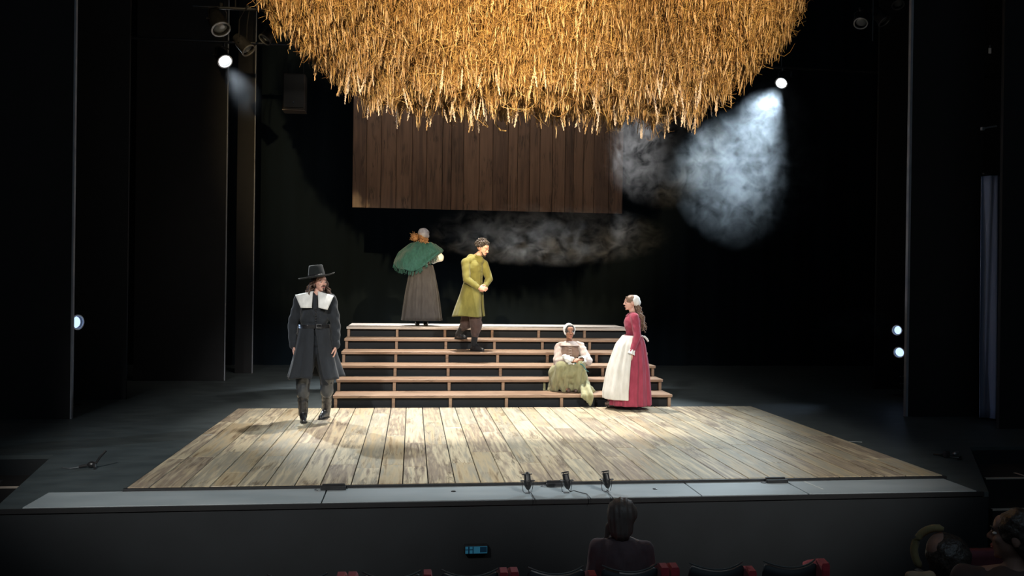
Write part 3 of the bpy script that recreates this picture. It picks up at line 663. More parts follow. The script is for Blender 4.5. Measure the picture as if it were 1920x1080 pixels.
# nearer red seats at the right
def near_seat(px, py, Y, label, c='red'):
    p = aty(px, py, Y); t = empty('theatre_seat', (p.x, Y, -.66), 0, label, 'theatre seat')
    top = p.z+.66; rows = []
    for zz in np.linspace(.35, top, 7): rows.append([(.24*u, .03*u*u-.10*(zz-.35), zz-(.02*abs(u)**6)) for u in np.linspace(-1, 1, 15)])
    sheet(rows, 'backrest', M[c], t, .06, sub=1)
    g = G(); g.box((-.22, .03, .38), (.22, .45, .47), .02); g.build('seat', M['red'], t)
    for s in (-1, 1): g = G(); g.box((s*.25-.02, -.02, .0), (s*.25+.02, .3, .62), .01); g.build('seat_arm', M['seat_shell'], t)
M['tan_seat'] = mat('tan_cloth', (.34, .24, .15), .8, (.40, .29, .18), 12)
M['red_dim'] = mat('red_velour_dim', (.10, .022, .030), .8, (.13, .03, .04), 14)  # red velour darkened; the dim corner is put into the colour
near_seat(1845, 1026, 4.75, 'red seat back painted dim, between the two people at the lower right', 'red_dim')

# ================================================================== SMOKE
def smoke(name, label, c, r, dens, scale, thresh, seed, col=(.85, .92, 1), stretch=(1, 1, 1), aniso=.25, dist=1.2):
    g = G(); g.ell((0, 0, 0), r, n=32, m=18); m = bpy.data.materials.new(name); m.use_nodes = True; n, l = nodes_of(m)
    n.remove(n['Principled BSDF']); v = n.new('ShaderNodeVolumeScatter'); l.new(v.outputs[0], n['Material Output'].inputs['Volume'])
    v.inputs['Color'].default_value = (*col, 1); v.inputs['Anisotropy'].default_value = aniso
    tc = n.new('ShaderNodeTexCoord'); mp = n.new('ShaderNodeMapping'); mp.inputs['Location'].default_value = (seed, seed*.7, seed*1.3); mp.inputs['Scale'].default_value = stretch
    l.new(tc.outputs['Object'], mp.inputs[0]); nz = n.new('ShaderNodeTexNoise'); nz.inputs['Scale'].default_value = scale; nz.inputs['Detail'].default_value = 6; nz.inputs['Roughness'].default_value = .68; nz.inputs['Distortion'].default_value = dist
    l.new(mp.outputs[0], nz.inputs['Vector'])
    a = n.new('ShaderNodeMapRange'); a.inputs[1].default_value = thresh; a.inputs[2].default_value = thresh+.20; l.new(nz.outputs[0], a.inputs[0])
    # thin out toward the edge of the plume
    dv = n.new('ShaderNodeVectorMath'); dv.operation = 'DIVIDE'; dv.inputs[1].default_value = r; l.new(tc.outputs['Object'], dv.inputs[0])
    ln = n.new('ShaderNodeVectorMath'); ln.operation = 'LENGTH'; l.new(dv.outputs[0], ln.inputs[0])
    e = n.new('ShaderNodeMapRange'); e.inputs[1].default_value = 1; e.inputs[2].default_value = .35; l.new(ln.outputs['Value'], e.inputs[0])
    mu = n.new('ShaderNodeMath'); mu.operation = 'MULTIPLY'; l.new(a.outputs[0], mu.inputs[0]); l.new(e.outputs[0], mu.inputs[1])
    m2 = n.new('ShaderNodeMath'); m2.operation = 'MULTIPLY'; m2.inputs[1].default_value = dens; l.new(mu.outputs[0], m2.inputs[0]); l.new(m2.outputs[0], v.inputs['Density'])
    o = g.build('smoke', m); o.location = c; tag(o, label, 'smoke', kind='stuff'); return o
q = aty(1447, 225, 14.0); smoke('smoke_beam', 'dense bright white smoke just below the right stage lamp', q, (.80, .55, .75), .17, 4.2, .42, 2.0)
q = aty(1405, 335, 13.2); smoke('smoke_low', 'bluish rolling smoke cloud lower right of the panel', q, (1.35, .8, 1.25), .42, 3.4, .45, 9.0)
q = aty(1250, 290, 14.2); smoke('smoke_grey', 'thin grey smoke swirl beside the right edge of the board wall', q, (1.25, .5, 1.0), 2.3, 3.4, .45, 5.0, col=(.9, .9, .9))
q = aty(1030, 440, 14.6); smoke('smoke_panel', 'wispy grey smoke drifting under the board wall', q, (2.3, .5, .60), 1.9, 3.2, .46, 13.0, col=(.9, .92, .92), stretch=(1, 1, 1.3))
q = aty(1610, 610, 13.4); smoke('smoke_side_left', 'faint blue smoke left of the right side lamps', q, (.75, .4, .35), .5, 2.4, .42, 21.0)
q = aty(1755, 612, 11.1); smoke('smoke_side_right', 'faint blue smoke in front of the right black flat', q, (.52, .30, .26), 1.0, 2.2, .32, 25.0, dist=.4)
q = aty(445, 190, 14.2); smoke('smoke_left', 'faint blue haze under the left stage lamp', q, (.5, .4, .7), .007, 1.8, .30, 31.0)
# ================================================================== PEOPLE
def cloth(name, c1, c2=None, rough=.85, bump=.25, scale=18, sheen=.15, spec=.25): return mat(name, c1, rough, c2 or tuple(min(1, k*1.25) for k in c1), scale, (1, 1, .35), bump, sheen=sheen, spec=spec)
M['black_wool'] = cloth('black_wool', (.016, .019, .024)); M['white_linen'] = cloth('white_linen', (.66, .66, .64)); M['leather'] = mat('black_leather', (.012, .012, .014), .28, (.02, .02, .022), 16, (1, 1, 1), .5, spec=.7)
M['grey_leather'] = mat('grey_leather', (.030, .034, .040), .35, (.045, .05, .056), 14, (1, 1, .5), .5, spec=.6)
M['felt'] = cloth('black_felt', (.009, .0115, .012)); M['hair_brown'] = mat('hair_brown', (.06, .032, .022), .45, (.13, .075, .05), 60, (1, 1, .2), .3); M['hair_dark'] = mat('hair_dark', (.030, .022, .018), .4, (.075, .06, .05), 70, (1, 1, 1), .3)
M['hair_ginger'] = mat('hair_ginger', (.22, .10, .04), .5, (.40, .22, .10), 50, (1, 1, 1), .3); M['hair_light'] = mat('hair_light_brown', (.13, .075, .045), .45, (.24, .15, .10), 50, (1, 1, .2), .3)
M['green_wool'] = cloth('green_shawl', (.009, .048, .046), (.015, .070, .066), scale=40, bump=.6); M['grey_skirt'] = cloth('grey_skirt', (.033, .032, .036), (.045, .044, .048)); M['grey_cap'] = cloth('grey_cap', (.30, .29, .32), (.42, .41, .44))
M['olive'] = cloth('olive_wool', (.135, .130, .034), (.18, .17, .046)); M['brown_cloth'] = cloth('brown_trousers', (.065, .042, .038)); M['sock'] = cloth('dark_sock', (.012, .013, .015))
M['tan'] = cloth('tan_bodice', (.24, .155, .115), (.30, .20, .15)); M['cream'] = cloth('cream_sleeve', (.42, .33, .28), (.50, .41, .36), scale=24, bump=.4); M['khaki'] = cloth('khaki_green_skirt', (.23, .22, .115), (.29, .275, .15))
M['rose'] = cloth('rose_red_wool', (.27, .038, .065), (.34, .05, .085)); M['apron_c'] = cloth('apron_linen', (.60, .575, .52), (.68, .66, .61)); M['shoe'] = mat('brown_shoe', (.09, .055, .04), .5, (.12, .075, .055), 10)
M['eye_w'] = mat('eye_white', (.75, .72, .70), .25); M['eye_d'] = mat('eye_iris', (.03, .018, .012), .2); M['lip'] = mat('lips', (.42, .13, .12), .45); M['teal'] = cloth('teal_cloth', (.03, .12, .13))
M['mauve'] = cloth('dusty_top', (.13, .085, .09)); M['hair_dim'] = mat('hair_fair', (.15, .12, .105), .5, (.19, .155, .135), 40, (1, 1, .2), .3); M['scarf'] = cloth('tan_scarf', (.24, .19, .09))

class Fig:
    def __init__(s, name, label, px, py, z, depth=None):
        p = atz(px, py, z) if depth is None else CAMP + ray(px, py)*(depth/F)
        s.D = (p-CAMP).dot(fw); s.S = F/s.D
        s.rz = -math.atan2(p.x, p.y)
        if depth is not None: p = Vector((p.x, p.y, z))
        s.t = empty('person', p, s.rz, label, 'person'); s.inv = (Matrix.Translation(p) @ Matrix.Rotation(s.rz, 4, 'Z')).inverted()
    def q(s, px, py, dy=0): return s.inv @ (CAMP + ray(px, py)*((s.D+dy)/F))
def rotm(yaw, pitch=0, roll=0):
    """yaw>0 turns the face to the viewer's right, pitch>0 looks down, roll tips sideways"""
    return Matrix.Rotation(yaw, 3, 'Z') @ Matrix.Rotation(roll, 3, 'Y') @ Matrix.Rotation(-pitch*-1, 3, 'X')
def head(g, c, R, s=1.0, fem=False):
    E = lambda x, y, z, r, n=14, m=9: g.ell(c + R @ (Vector((x, y, z))*s), tuple(k*s for k in r), R, n, m)
    C = lambda a, ra, b, rb: g.cap(c + R @ (Vector(a)*s), ra*s, c + R @ (Vector(b)*s), rb*s, 10, 3)
    E(0, .018, .030, (.075, .094, .084), 24, 16); E(0, -.022, -.030, (.058, .066, .078), 20, 14); E(0, -.045, -.075, (.040, .040, .034))
    E(0, -.074, -.097, (.017, .014, .014)); E(0, -.060, .045, (.052, .028, .038))
    C((-.030, -.083, .024), .010, (-.010, -.088, .021), .009); C((.030, -.083, .024), .010, (.010, -.088, .021), .009)
    C((0, -.086, .014), .008, (0, -.108, -.020), .0115); E(-.010, -.096, -.026, (.009, .009, .007)); E(.010, -.096, -.026, (.009, .009, .007))
    E(-.036, -.062, -.018, (.020, .022, .018)); E(.036, -.062, -.018, (.020, .022, .018))
    C((-.016, -.086, -.052), .007, (.016, -.086, -.052), .007); C((-.013, -.085, -.062), .007, (.013, -.085, -.062), .007)
    for sx in (-1, 1): E(sx*.076, .012, -.004, (.010, .019, .032))
def face_parts(fg, c, R, s=1.0, brow='hair_dark', lids=False):
    P = lambda x, y, z: c + R @ (Vector((x, y, z))*s)
    for sx in (-1, 1):
        g = G(); g.ell(P(sx*.030, -.0775, .006), (.0115*s, .010*s, (.0065 if not lids else .0035)*s), R, 12, 8); e = g.build('eye', M['eye_w'], fg.t, True)
        g = G(); g.ell(P(sx*.030, -.0853, .0055), (.0055*s, .0035*s, (.0052 if not lids else .003)*s), R, 10, 6); g.build('iris', M['eye_d'], e, True)
        g = G(); g.tube([P(sx*.016, -.093, .027), P(sx*.030, -.093, .033), P(sx*.046, -.080, .027)], .0042*s, 6, taper=[.6, 1, .5]); g.build('eyebrow', M[brow], fg.t, True)
    g = G(); g.tube([P(-.022, -.083, -.056), P(-.008, -.0945, -.053), P(0, -.0945, -.055), P(.008, -.0945, -.053), P(.022, -.083, -.056)], .0050*s, 6, taper=[.4, 1, .8, 1, .4])
    g.tube([P(-.018, -.084, -.060), P(0, -.0940, -.0635), P(.018, -.084, -.060)], .0055*s, 6, taper=[.4, 1, .4]); g.build('lips', M['lip'], fg.t, True)
def hand(g, w, d, nrm, thumb, L=.18, curl=.5, spread=.05):
    """w wrist, d direction of the fingers, nrm back-of-hand normal, thumb: side vector toward the thumb"""
    w = Vector(w); d = Vector(d).normalized(); nrm = (Vector(nrm)-d*Vector(nrm).dot(d)).normalized(); sd = d.cross(nrm).normalized()
    if sd.dot(Vector(thumb)) < 0: sd = -sd
    k = L/.18
    g.ell(w+d*.045*k, (.036*k, .050*k, .014*k), Matrix((sd, d, nrm)).transposed(), 16, 10)
    for i, (off_, ln) in enumerate(((.028, .070), (.0095, .080), (-.0095, .074), (-.027, .058))):
        b = w + d*(.086-.004*abs(i-1))*k + sd*off_*k
        g.cap(w+d*.012*k+sd*off_*.55*k, .013*k, b, .0105*k, 8, 2)
        a = 0; p = b; r = .0095*k; dd = (d + sd*spread*(off_/.028)).normalized()
        for j, fr in enumerate((.46, .30, .24)):
            a += curl*(1+.15*i)*(.8 if j == 0 else 1)
            v = dd*math.cos(a) - nrm*math.sin(a); e = p+v*ln*fr*k; g.cap(p, r, e, r*.9, 8, 2); p = e; r *= .9
    b = w+d*.022*k+sd*.026*k; m1 = b+(d*.6+sd*.75-nrm*.3).normalized()*.038*k; m2 = m1+(d*.9+sd*.25-nrm*.45).normalized()*.032*k; m3 = m2+(d*.95-nrm*.5).normalized()*.024*k
    g.chain([w+d*.012*k, b, m1, m2, m3], [.013*k, .0135*k, .0115*k, .010*k, .0085*k], 8, 2)
def torso(g, pel, chest, neck, hc, shl, shr, w=1.0, depth=.11):
    v = w*.86
    g.cap(pel, .115*v, (pel+chest)/2, .100*v); g.cap((pel+chest)/2, .100*v, chest, .115*v)
    g.cap(chest+(shl-chest)*.3, .095*v, chest+(shr-chest)*.3, .095*v); g.cap(shl, .050*w, neck+(shl-neck)*.25, .050*w); g.cap(shr, .050*w, neck+(shr-neck)*.25, .050*w)
    g.cap(chest, .10*v, neck, .054*w); g.cap(neck, .052*w, hc+Vector((0, .02, -.04)), .050*w)
def limb(g, pts, r): g.chain(pts, r, 12, 3)
def curls(g, seeds, r, L, wave=.018, n=7, taper=.35, rs=None):
    """loose locks: each seed is (start, direction)"""
    rs = rs or random.Random(2)
    for (a, d) in seeds:
        a = Vector(a); d = Vector(d).normalized(); ph = rs.uniform(0, 6); x = d.orthogonal().normalized(); y = d.cross(x); ll = L*rs.uniform(.75, 1.15); wv = wave*rs.uniform(.6, 1.3)
        g.tube([a+d*ll*i/(n-1)+(x*math.sin(ph+i*1.3)+y*math.cos(ph+i*1.1))*wv*min(1, i*.5) for i in range(n)], r*rs.uniform(.8, 1.3), 6, taper=taper)
def ringrow(c, rx, ry, n, amp=0, k=9, ph=0, a0=0, a1=2*PI, closed=True, z=None, ridge=None):
    out = []
    for i in range(n):
        a = a0+(a1-a0)*i/(n if closed else n-1)
        f = 1+amp*(.6*math.sin(k*a+ph)+.4*math.sin((2*k+1)*a*.77+ph*2.1)+.25*math.sin(3.3*a+ph))
        out.append((c[0]+rx*f*math.cos(a), c[1]+ry*f*math.sin(a), c[2]))
    return out
def skirt(fg, name, m, levels, n=96, k=11, thick=.006, a0=0, a1=2*PI, closed=True, ph=.4, wob=0, twist=0, offset=0):
    """levels: (center, rx, ry, amp) top to bottom"""
    rows = []; L = len(levels)
    for i in range(L-1):
        for t in np.linspace(0, 1, 5, endpoint=(i == L-2)):
            c = Vector(levels[i][0]).lerp(Vector(levels[i+1][0]), t); rx = levels[i][1]*(1-t)+levels[i+1][1]*t+offset; ry = levels[i][2]*(1-t)+levels[i+1][2]*t+offset; am = levels[i][3]*(1-t)+levels[i+1][3]*t
            aa0 = a0(i+t) if callable(a0) else a0; aa1 = a1(i+t) if callable(a1) else a1
            r_ = ringrow(c, rx, ry, n, am, k, ph+twist*(i+t), aa0, aa1, closed)
            if wob: r_ = [(x, y, z+wob*(i+t)/L*math.sin(3*math.atan2(y, x)+ph)) for x, y, z in r_]
            rows.append(r_)
    return sheet(rows, name, m, fg.t, thick, closed=closed, sub=1)
def folds(kx=60, amp=.004, dirv=(0, 0, 1), ph=0):
    def fn(co, no):
        s_ = np.sin(co[:, 2]*kx+3*np.sin(co[:, 0]*21+ph)+2*np.sin(co[:, 1]*17))*.6 + np.sin(co[:, 0]*kx*.9-co[:, 2]*kx*.7+ph)*.4
        return co+no*(amp*s_)[:, None]
    return fn
def vfolds(k=10, amp=.01, c=(0, 0), z0=0, z1=1, ph=0):
    def fn(co, no):
        a = np.arctan2(co[:, 1]-c[1], co[:, 0]-c[0]); wgt = np.clip((z1-co[:, 2])/(z1-z0), 0, 1)
        return co+no*(amp*wgt*(np.sin(k*a+ph)+.5*np.sin(k*1.7*a+ph*2+co[:, 2]*5)))[:, None]
    return fn
def patch(fg, name, m, tl_, tr_, bl2, br2, bulge, parent=None, thick=.006, n=8, bdir=Vector((0, -1, 0)), wav=0):
    rows = []
    for i in range(n+1):
        v = i/n; rows.append([tuple(Vector(tl_).lerp(Vector(tr_), u/n).lerp(Vector(bl2).lerp(Vector(br2), u/n), v)+bdir*(bulge*math.sin(PI*u/n)*.6+bulge*math.sin(PI*v)*.6+wav*math.sin(u*2.1+v*3))) for u in range(n+1)])
    return sheet(rows, name, m, parent or fg.t, thick, sub=0)
def boot(g, ank, toe, r=.045, h=None, top=None):
    ank = Vector(ank); toe = Vector(toe); d = (toe-ank); d.z = 0; dn = d.normalized()
    heel = ank - dn*.035; gz = toe.z
    heel.z = gz+.0; 
    g.cap(Vector((heel.x, heel.y, gz+.030)), .030, ank+dn*.06+Vector((0, 0, gz+.038-ank.z)), .040); g.cap(ank+dn*.06+Vector((0, 0, gz+.036-ank.z)), .040, Vector((toe.x, toe.y, gz+.026)), .028)
    g.cap(Vector((ank.x, ank.y, ank.z)), r, Vector((ank.x, ank.y, gz+.04)), .040); g.cap(ank, r*.98, Vector((toe.x, toe.y, gz+.028)), .030)
def sole(fg, ank, toe, z, m='metal_black', parent=None):
    ank = Vector(ank); toe = Vector(toe); d = (toe-ank); d.z = 0; L = d.length; d.normalize(); s_ = Vector((-d.y, d.x, 0)); pr = []
    for u, w_ in ((-.06, .018), (-.05, .030), (0, .034), (.05, .036), (L*.75, .044), (L+.015, .030), (L+.028, .012)): pr.append((u, w_))
    ol = [ank+d*u+s_*w_ for u, w_ in pr]+[ank+d*u-s_*w_ for u, w_ in pr[::-1]]
    g = G(); g.rings([[(p.x, p.y, z) for p in ol], [(p.x, p.y, z+.012) for p in ol]]); return g.build('sole', M[m], parent or fg.t)

# ---------------------------------------------------------------- man in tall black hat
f = Fig('person', 'person in tall black hat, long black coat and wide white collar', 583, 790, DECK_H); q = f.q
pel, ch, nk, hc = q(592, 648), q(591, 583), q(595, 552), q(600, 529.5)
shl, shr = q(563, 562), q(620, 562)
ell_, elr = q(549, 608, .03), q(629, 607, .03); wl, wr = q(550.5, 648, -.03), q(629.5, 648, -.03)
hl, hr = q(581, 660), q(603, 660)
kl, kr = q(568, 722, -.03), q(613, 720, .05); al, ar = q(568.5, 776), q(612, 768, .28)
al.z = .085; ar.z = .10; tl2 = Vector((al.x+.01, al.y-.17, .0)); tr3 = Vector((ar.x-.075, ar.y-.13, .0))
R = rotm(math.radians(28), .02, .0)
g = G(); head(g, hc, R, 1.0); torso(g, pel, ch, nk, hc, shl, shr, 1.0)
limb(g, [shl, ell_, wl], [.050, .038, .026]); limb(g, [shr, elr, wr], [.050, .038, .026])
hand(g, wl, (0, -.05, -1), (-1, -.1, 0), (0.2, -1, 0), .19, .32); hand(g, wr, (-.05, -.05, -1), (1, -.1, 0), (-.2, -1, 0), .19, .32)
limb(g, [hl, kl, al], [.088, .058, .042]); limb(g, [hr, kr, ar], [.088, .058, .042]); limb(g, [al, tl2+Vector((0, 0, .03))], [.028, .016]); limb(g, [ar, tr3+Vector((0, 0, .03))], [.028, .016])
fused(g, 'body', M['skin_pale'], f.t, .0055, 3); face_parts(f, hc, R, 1.0, 'hair_brown')
# coat
g = G(); wa = q(589, 611); g.cap(q(580, 566, .01), .096, q(604, 566, .01), .096); g.ell(q(591, 585), (.180, .135, .16)); g.cap(q(582, 598), .126, q(597, 598), .126); g.cap(q(584, 615), .128, q(595, 615), .128); g.cap(q(584, 630), .128, q(597, 640), .128)
g.cap(shl, .076, nk+Vector((-.03, 0, -.03)), .06); g.cap(shr, .076, nk+Vector((.03, 0, -.03)), .06)
limb(g, [shl, ell_, q(549.5, 645, -.02)], [.077, .064, .052]); limb(g, [shr, elr, q(630, 645, -.02)], [.077, .064, .052])
coat = fused(g, 'coat', M['black_wool'], f.t, .009, 4, folds(48, .006))
def gap0(t): return -PI/2+.03+.10*t
def gap1(t): return 3*PI/2-.03-.02*t
skirt(f, 'coat_skirt', M['black_wool'], [(q(589, 610), .178, .142, .0), (q(590, 630), .205, .170, .03), (q(590, 670), .265, .215, .075), (q(590.5, 707), .335, .265, .10)], 120, 7, .010, a0=gap0, a1=gap1, closed=False, ph=.9, wob=.02)
g = G(); rr_ = ringrow(q(589, 611.5), .182, .146, 40); g.rings([[(x, y, z+dz) for x, y, z in ringrow(q(589, 611.5), .180+e, .146+e, 40)] for dz, e in ((-.022, 0), (-.022, .012), (.022, .012), (.022, 0))], cap=False)
b_ = g.build('belt', M['leather'], f.t)
g = G(); bc = q(598, 611.5, -.163); g.tube([bc+Vector(p) for p in ((-.028, 0, -.022), (.028, 0, -.022), (.028, 0, .022), (-.028, 0, .022), (-.028, 0, -.022))], .004, 6); g.build('buckle', M['metal'], b_)
for k in range(6):
    g = G(); g.ell(q(592, 583+k*4.6, -.138), (.008, .005, .008), n=8, m=6); g.build('button', M['metal_black'], f.t, True)
# cuffs
for w_, s_ in ((wl, -1), (wr, 1)):
    g = G(); g.cap(w_+Vector((0, .01, .035)), .054, w_+Vector((0, .005, .0)), .053, 18, 2); fused(g, 'cuff', M['black_wool'], f.t, .007, 2)
# black ascot strip and collar flaps
g = G(); g.cap(q(590.5, 556, -.10), .024, q(590.5, 578, -.125), .026); fused(g, 'neck_cloth', M['black_wool'], f.t, .006, 2)
patch(f, 'collar', M['white_linen'], q(587, 546, -.07), q(553.5, 553, -.082), q(584.5, 577.5, -.170), q(564, 577.5, -.155), .022)
patch(f, 'collar', M['white_linen'], q(596, 546, -.07), q(626, 554.5, -.082), q(597, 577, -.170), q(614, 581, -.155), .022)
g = G(); rows = [ringrow(nk+Vector((0, .01, z_)), r_, r_*.9, 28, 0, a0=-PI/2+.75, a1=3*PI/2-.75, closed=False) for z_, r_ in ((.045, .066), (.01, .074), (-.012, .12), (-.02, .15))]
sheet(rows, 'collar', M['white_linen'], f.t, .006)
# boots and leather breeches cuffs
for K_, A_, T_, s_ in ((kl, al, tl2, 0), (kr, ar, tr3, 1)):
    g = G(); mid = K_.lerp(A_, .22); limb(g, [mid, mid.lerp(A_, .55), A_], [.070, .064, .056]); boot(g, A_, T_, .054); bt = fused(g, 'boot', M['leather'], f.t, .007, 3, folds(75, .003, ph=s_)); sole(f, A_, T_, .0, parent=bt)
    g = G(); g.box((A_.x-.028, A_.y-.03, 0), (A_.x+.028, A_.y+.035, .028), .004); g.build('heel', M['metal_black'], bt)
    g = G(); top = K_+Vector((0, 0, .08)); limb(g, [top, mid+Vector((0, 0, -.015))], [.090, .082]); g.cap(mid+Vector((0, 0, .0)), .086, mid+Vector((0, 0, -.03)), .076); fused(g, 'boot_top', M['grey_leather'], f.t, .008, 3, folds(45, .004, ph=s_*2))
g = G(); limb(g, [hl, kl+Vector((0, 0, .03))], [.115, .078]); limb(g, [hr, kr+Vector((0, 0, .03))], [.115, .078]); g.cap(hl+Vector((0, 0, .02)), .125, hr+Vector((0, 0, .02)), .125); fused(g, 'breeches', M['black_wool'], f.t, .009, 3)
# hat
HR = Matrix.Rotation(math.radians(-6), 3, 'Y'); hb = q(594, 519, .01)
H = empty('hat', hb, 0); H.parent = f.t
g = G(); rows = []
for z_, rx, ry in ((.0, .105, .115), (.05, .100, .108), (.11, .090, .097), (.137, .084, .090), (.146, .076, .082), (.140, .045, .05), (.138, .01, .01)): rows.append([HR @ Vector((rx*math.cos(a), ry*math.sin(a), z_)) for a in np.linspace(0, 2*PI, 40, endpoint=False)])
g.rings(rows, cap=False); g.build('crown', M['felt'], H, True)
g = G(); rows = []
for r_, z_ in ((.095, .004), (.15, .0), (.205, .006), (.222, .012), (.223, .004), (.205, -.004), (.15, -.008), (.095, -.006)): rows.append([HR @ Vector((r_*math.cos(a), r_*math.sin(a), z_+.022*(r_/.2)**2*math.cos(a)**2*(1 if math.cos(a) > 0 else -.5))) for a in np.linspace(0, 2*PI, 48, endpoint=False)])
rows.append(rows[0]); g.rings(rows, cap=False); g.build('brim', M['felt'], H, True)
g = G(); g.rings([[HR @ Vector((r_*math.cos(a), r_*1.09*math.sin(a), z_)) for a in np.linspace(0, 2*PI, 40, endpoint=False)] for z_, r_ in ((.004, .108), (.03, .1065), (.03, .103))], cap=False); g.build('hat_band', M['leather'], H, True)
# long wavy hair, moustache, chin beard
g = G(); rs = random.Random(4); seeds = []
for k in range(46):
    a = rs.uniform(-.35, PI+.35)                 # sides and back of the head
    c = hc+R @ Vector((.080*math.cos(a), .020+.085*math.sin(a), .02+rs.uniform(-.03, .03)))
    seeds.append((c, (math.cos(a)*.28+(-.15 if math.cos(a) < 0 else .02), .25*math.sin(a)-.12, -1)))
curls(g, seeds, .013, .235, .016, 9, .4, rs); g.ell(hc+R @ Vector((0, .03, .035)), (.082, .096, .088), R); g.build('hair', M['hair_brown'], f.t, True)
P_ = lambda x, y, z: hc + R @ Vector((x, y, z))
g = G(); g.tube([P_(-.030, -.084, -.050), P_(-.012, -.100, -.042), P_(0, -.103, -.040), P_(.012, -.100, -.042), P_(.030, -.084, -.050)], .006, 6, taper=[.3, 1, .8, 1, .3]); g.cap(P_(0, -.093, -.074), .010, P_(0, -.089, -.098), .008, 8, 3); g.build('beard', M['hair_brown'], f.t, True)

# ---------------------------------------------------------------- woman in green shawl, from behind
ztop = TOPZ[5]
yt = TY[5]+.42
pxw = 790
f = Fig('person', 'person in grey cap and fringed green shawl, back turned, on the top stair at left', pxw, 603, ztop, depth=(Vector((aty(pxw, 600, yt)))-CAMP).dot(fw)); q = f.q
print('woman back S', f.S, f.t.location)
R = rotm(PI-.25, .05, .08); hc = q(794, 441)
pel, ch, nk = q(791, 520), q(791, 482), q(792, 459)
shl, shr = q(771, 469, .04), q(812, 468, .04)
g = G(); head(g, hc, R, .97); torso(g, pel, ch, nk, hc, shl, shr, .92)
el1, el2 = q(751, 489, .05), q(825, 483, .03); w1, w2 = q(765, 500, .16), q(812, 490, .17)
limb(g, [shl, el1, w1], [.045, .035, .025]); limb(g, [shr, el2, w2], [.045, .035, .025])
hand(g, w1, (1, .3, -.3), (0, -.6, 1), (0, 1, 0), .17, .5); hand(g, w2, (-1, .3, -.3), (0, -.6, 1), (0, 1, 0), .17, .5)
hl, hr = q(784, 524), q(799, 524); kl, kr = Vector((hl.x, .0, .42)), Vector((hr.x, 0, .42)); al, ar = Vector((hl.x, .03, .08)), Vector((hr.x, .03, .08))
limb(g, [hl, kl, al, al+Vector((-.02, .13, -.045))], [.08, .055, .036, .026]); limb(g, [hr, kr, ar, ar+Vector((.02, .13, -.045))], [.08, .055, .036, .026])
fused(g, 'body', M['skin_pale'], f.t, .0065, 3); face_parts(f, hc, R, .97)
skirt(f, 'skirt', M['grey_skirt'], [(q(791, 497), .185, .14, .01), (q(791, 512), .215, .17, .05), (q(790.5, 550), .275, .23, .085), (q(790, 600.5), .335, .28, .085)], 140, 13, .007, ph=1.3)
for A_, s_ in ((al, -1), (ar, 1)):
    g = G(); limb(g, [A_+Vector((0, 0, .25)), A_], [.055, .045]); fused(g, 'stocking', M['sock'], f.t, .008, 2)
    T_ = A_+Vector((s_*.02, .15, 0)); T_.z = 0; g = G(); boot(g, A_, T_, .042); fused(g, 'shoe', M['leather'], f.t, .008, 2)
g = G(); g.ell(ch, (.15, .10, .17)); g.cap(ch, .115, q(791, 500), .11); limb(g, [shr, el2, w2], [.052, .070, .045]); limb(g, [shl, el1, w1], [.05, .046, .038]); fused(g, 'blouse', M['white_linen'], f.t, .009, 4, folds(50, .005))
# shawl: grid from the neck edge to the pointed lower hem, wrapped over the shoulders
top = [(767, 458, .06), (778, 454, -.01), (786, 453, -.06), (794, 454, -.07), (803, 454, -.05), (812, 456, .0), (819, 460, .06)]
mid = [(747, 474, .08), (762, 473, -.11), (776, 475, -.155), (792, 477, -.165), (808, 475, -.145), (821, 470, -.07), (829, 466, .08)]
low = [(740, 487, .06), (751, 489, -.10), (768, 491, -.185), (785, 489, -.195), (803, 484, -.18), (819, 477, -.10), (831, 470, .06)]
bot = [(738, 494, .04), (747, 503, -.10), (761, 506, -.20), (778, 508, -.215), (796, 497, -.20), (813, 484, -.12), (830, 474, .04)]
def interp(row, n=41):
    pts = [q(*r_) for r_ in row]; out = []
    for u in np.linspace(0, len(pts)-1, n):
        i = min(int(u), len(pts)-2); t = u-i
        p0, p1, p2, p3 = pts[max(i-1, 0)], pts[i], pts[i+1], pts[min(i+2, len(pts)-1)]
        out.append(.5*((2*p1)+(p2-p0)*t+(2*p0-5*p1+4*p2-p3)*t*t+(3*p1-p0-3*p2+p3)*t**3))
    return out
R4 = [interp(r_) for r_ in (top, mid, low, bot)]; rows = []
for v in np.linspace(0, 3, 22):
    i = min(int(v), 2); t = v-i
    rows.append([R4[i][j].lerp(R4[i+1][j], t)+Vector((0, -.012*math.sin(j*.42+v*2.6)-.007*math.sin(j*.9-v*3), .006*math.sin(j*.7+v*2))) for j in range(41)])
sh = sheet(rows, 'shawl', M['green_wool'], f.t, .010)
g = G(); rs = random.Random(9)
for k in range(90):
    u = rs.uniform(0, 39.9); i = int(u); p = rows[-1][i].lerp(rows[-1][i+1], u-i); g.tube([p, p+Vector((rs.uniform(-.01, .01), -.004, -.03)), p+Vector((rs.uniform(-.02, .02), 0, -.055-rs.uniform(0, .03)))], .0035, 5)
o = g.build('fringe', M['green_wool'], sh); o['kind'] = 'stuff'
g = G(); g.ell(hc+Vector((.002, .0, .042)), (.098, .108, .082), Matrix.Rotation(.15, 3, 'Y')); g.ell(hc+Vector((.010, -.02, .0)), (.092, .098, .072), Matrix.Rotation(.1, 3, 'Y')); cp = fused(g, 'cap', M['grey_cap'], f.t, .007, 2, folds(70, .004))
g = G(); rs = random.Random(8); c0 = q(777, 446, .02); seeds = [(c0+Vector((rs.uniform(-.03, .05), rs.uniform(-.05, .05), rs.uniform(-.03, .05))), (rs.uniform(-1, .4), rs.uniform(-1, 1), rs.uniform(-.6, 1))) for _ in range(60)]
seeds += [(hc+Vector((rs.uniform(-.05, .07), -.07+rs.uniform(-.02, .02), -.05+rs.uniform(-.02, .02))), (rs.uniform(-.5, .5), -.3, -1)) for _ in range(40)]
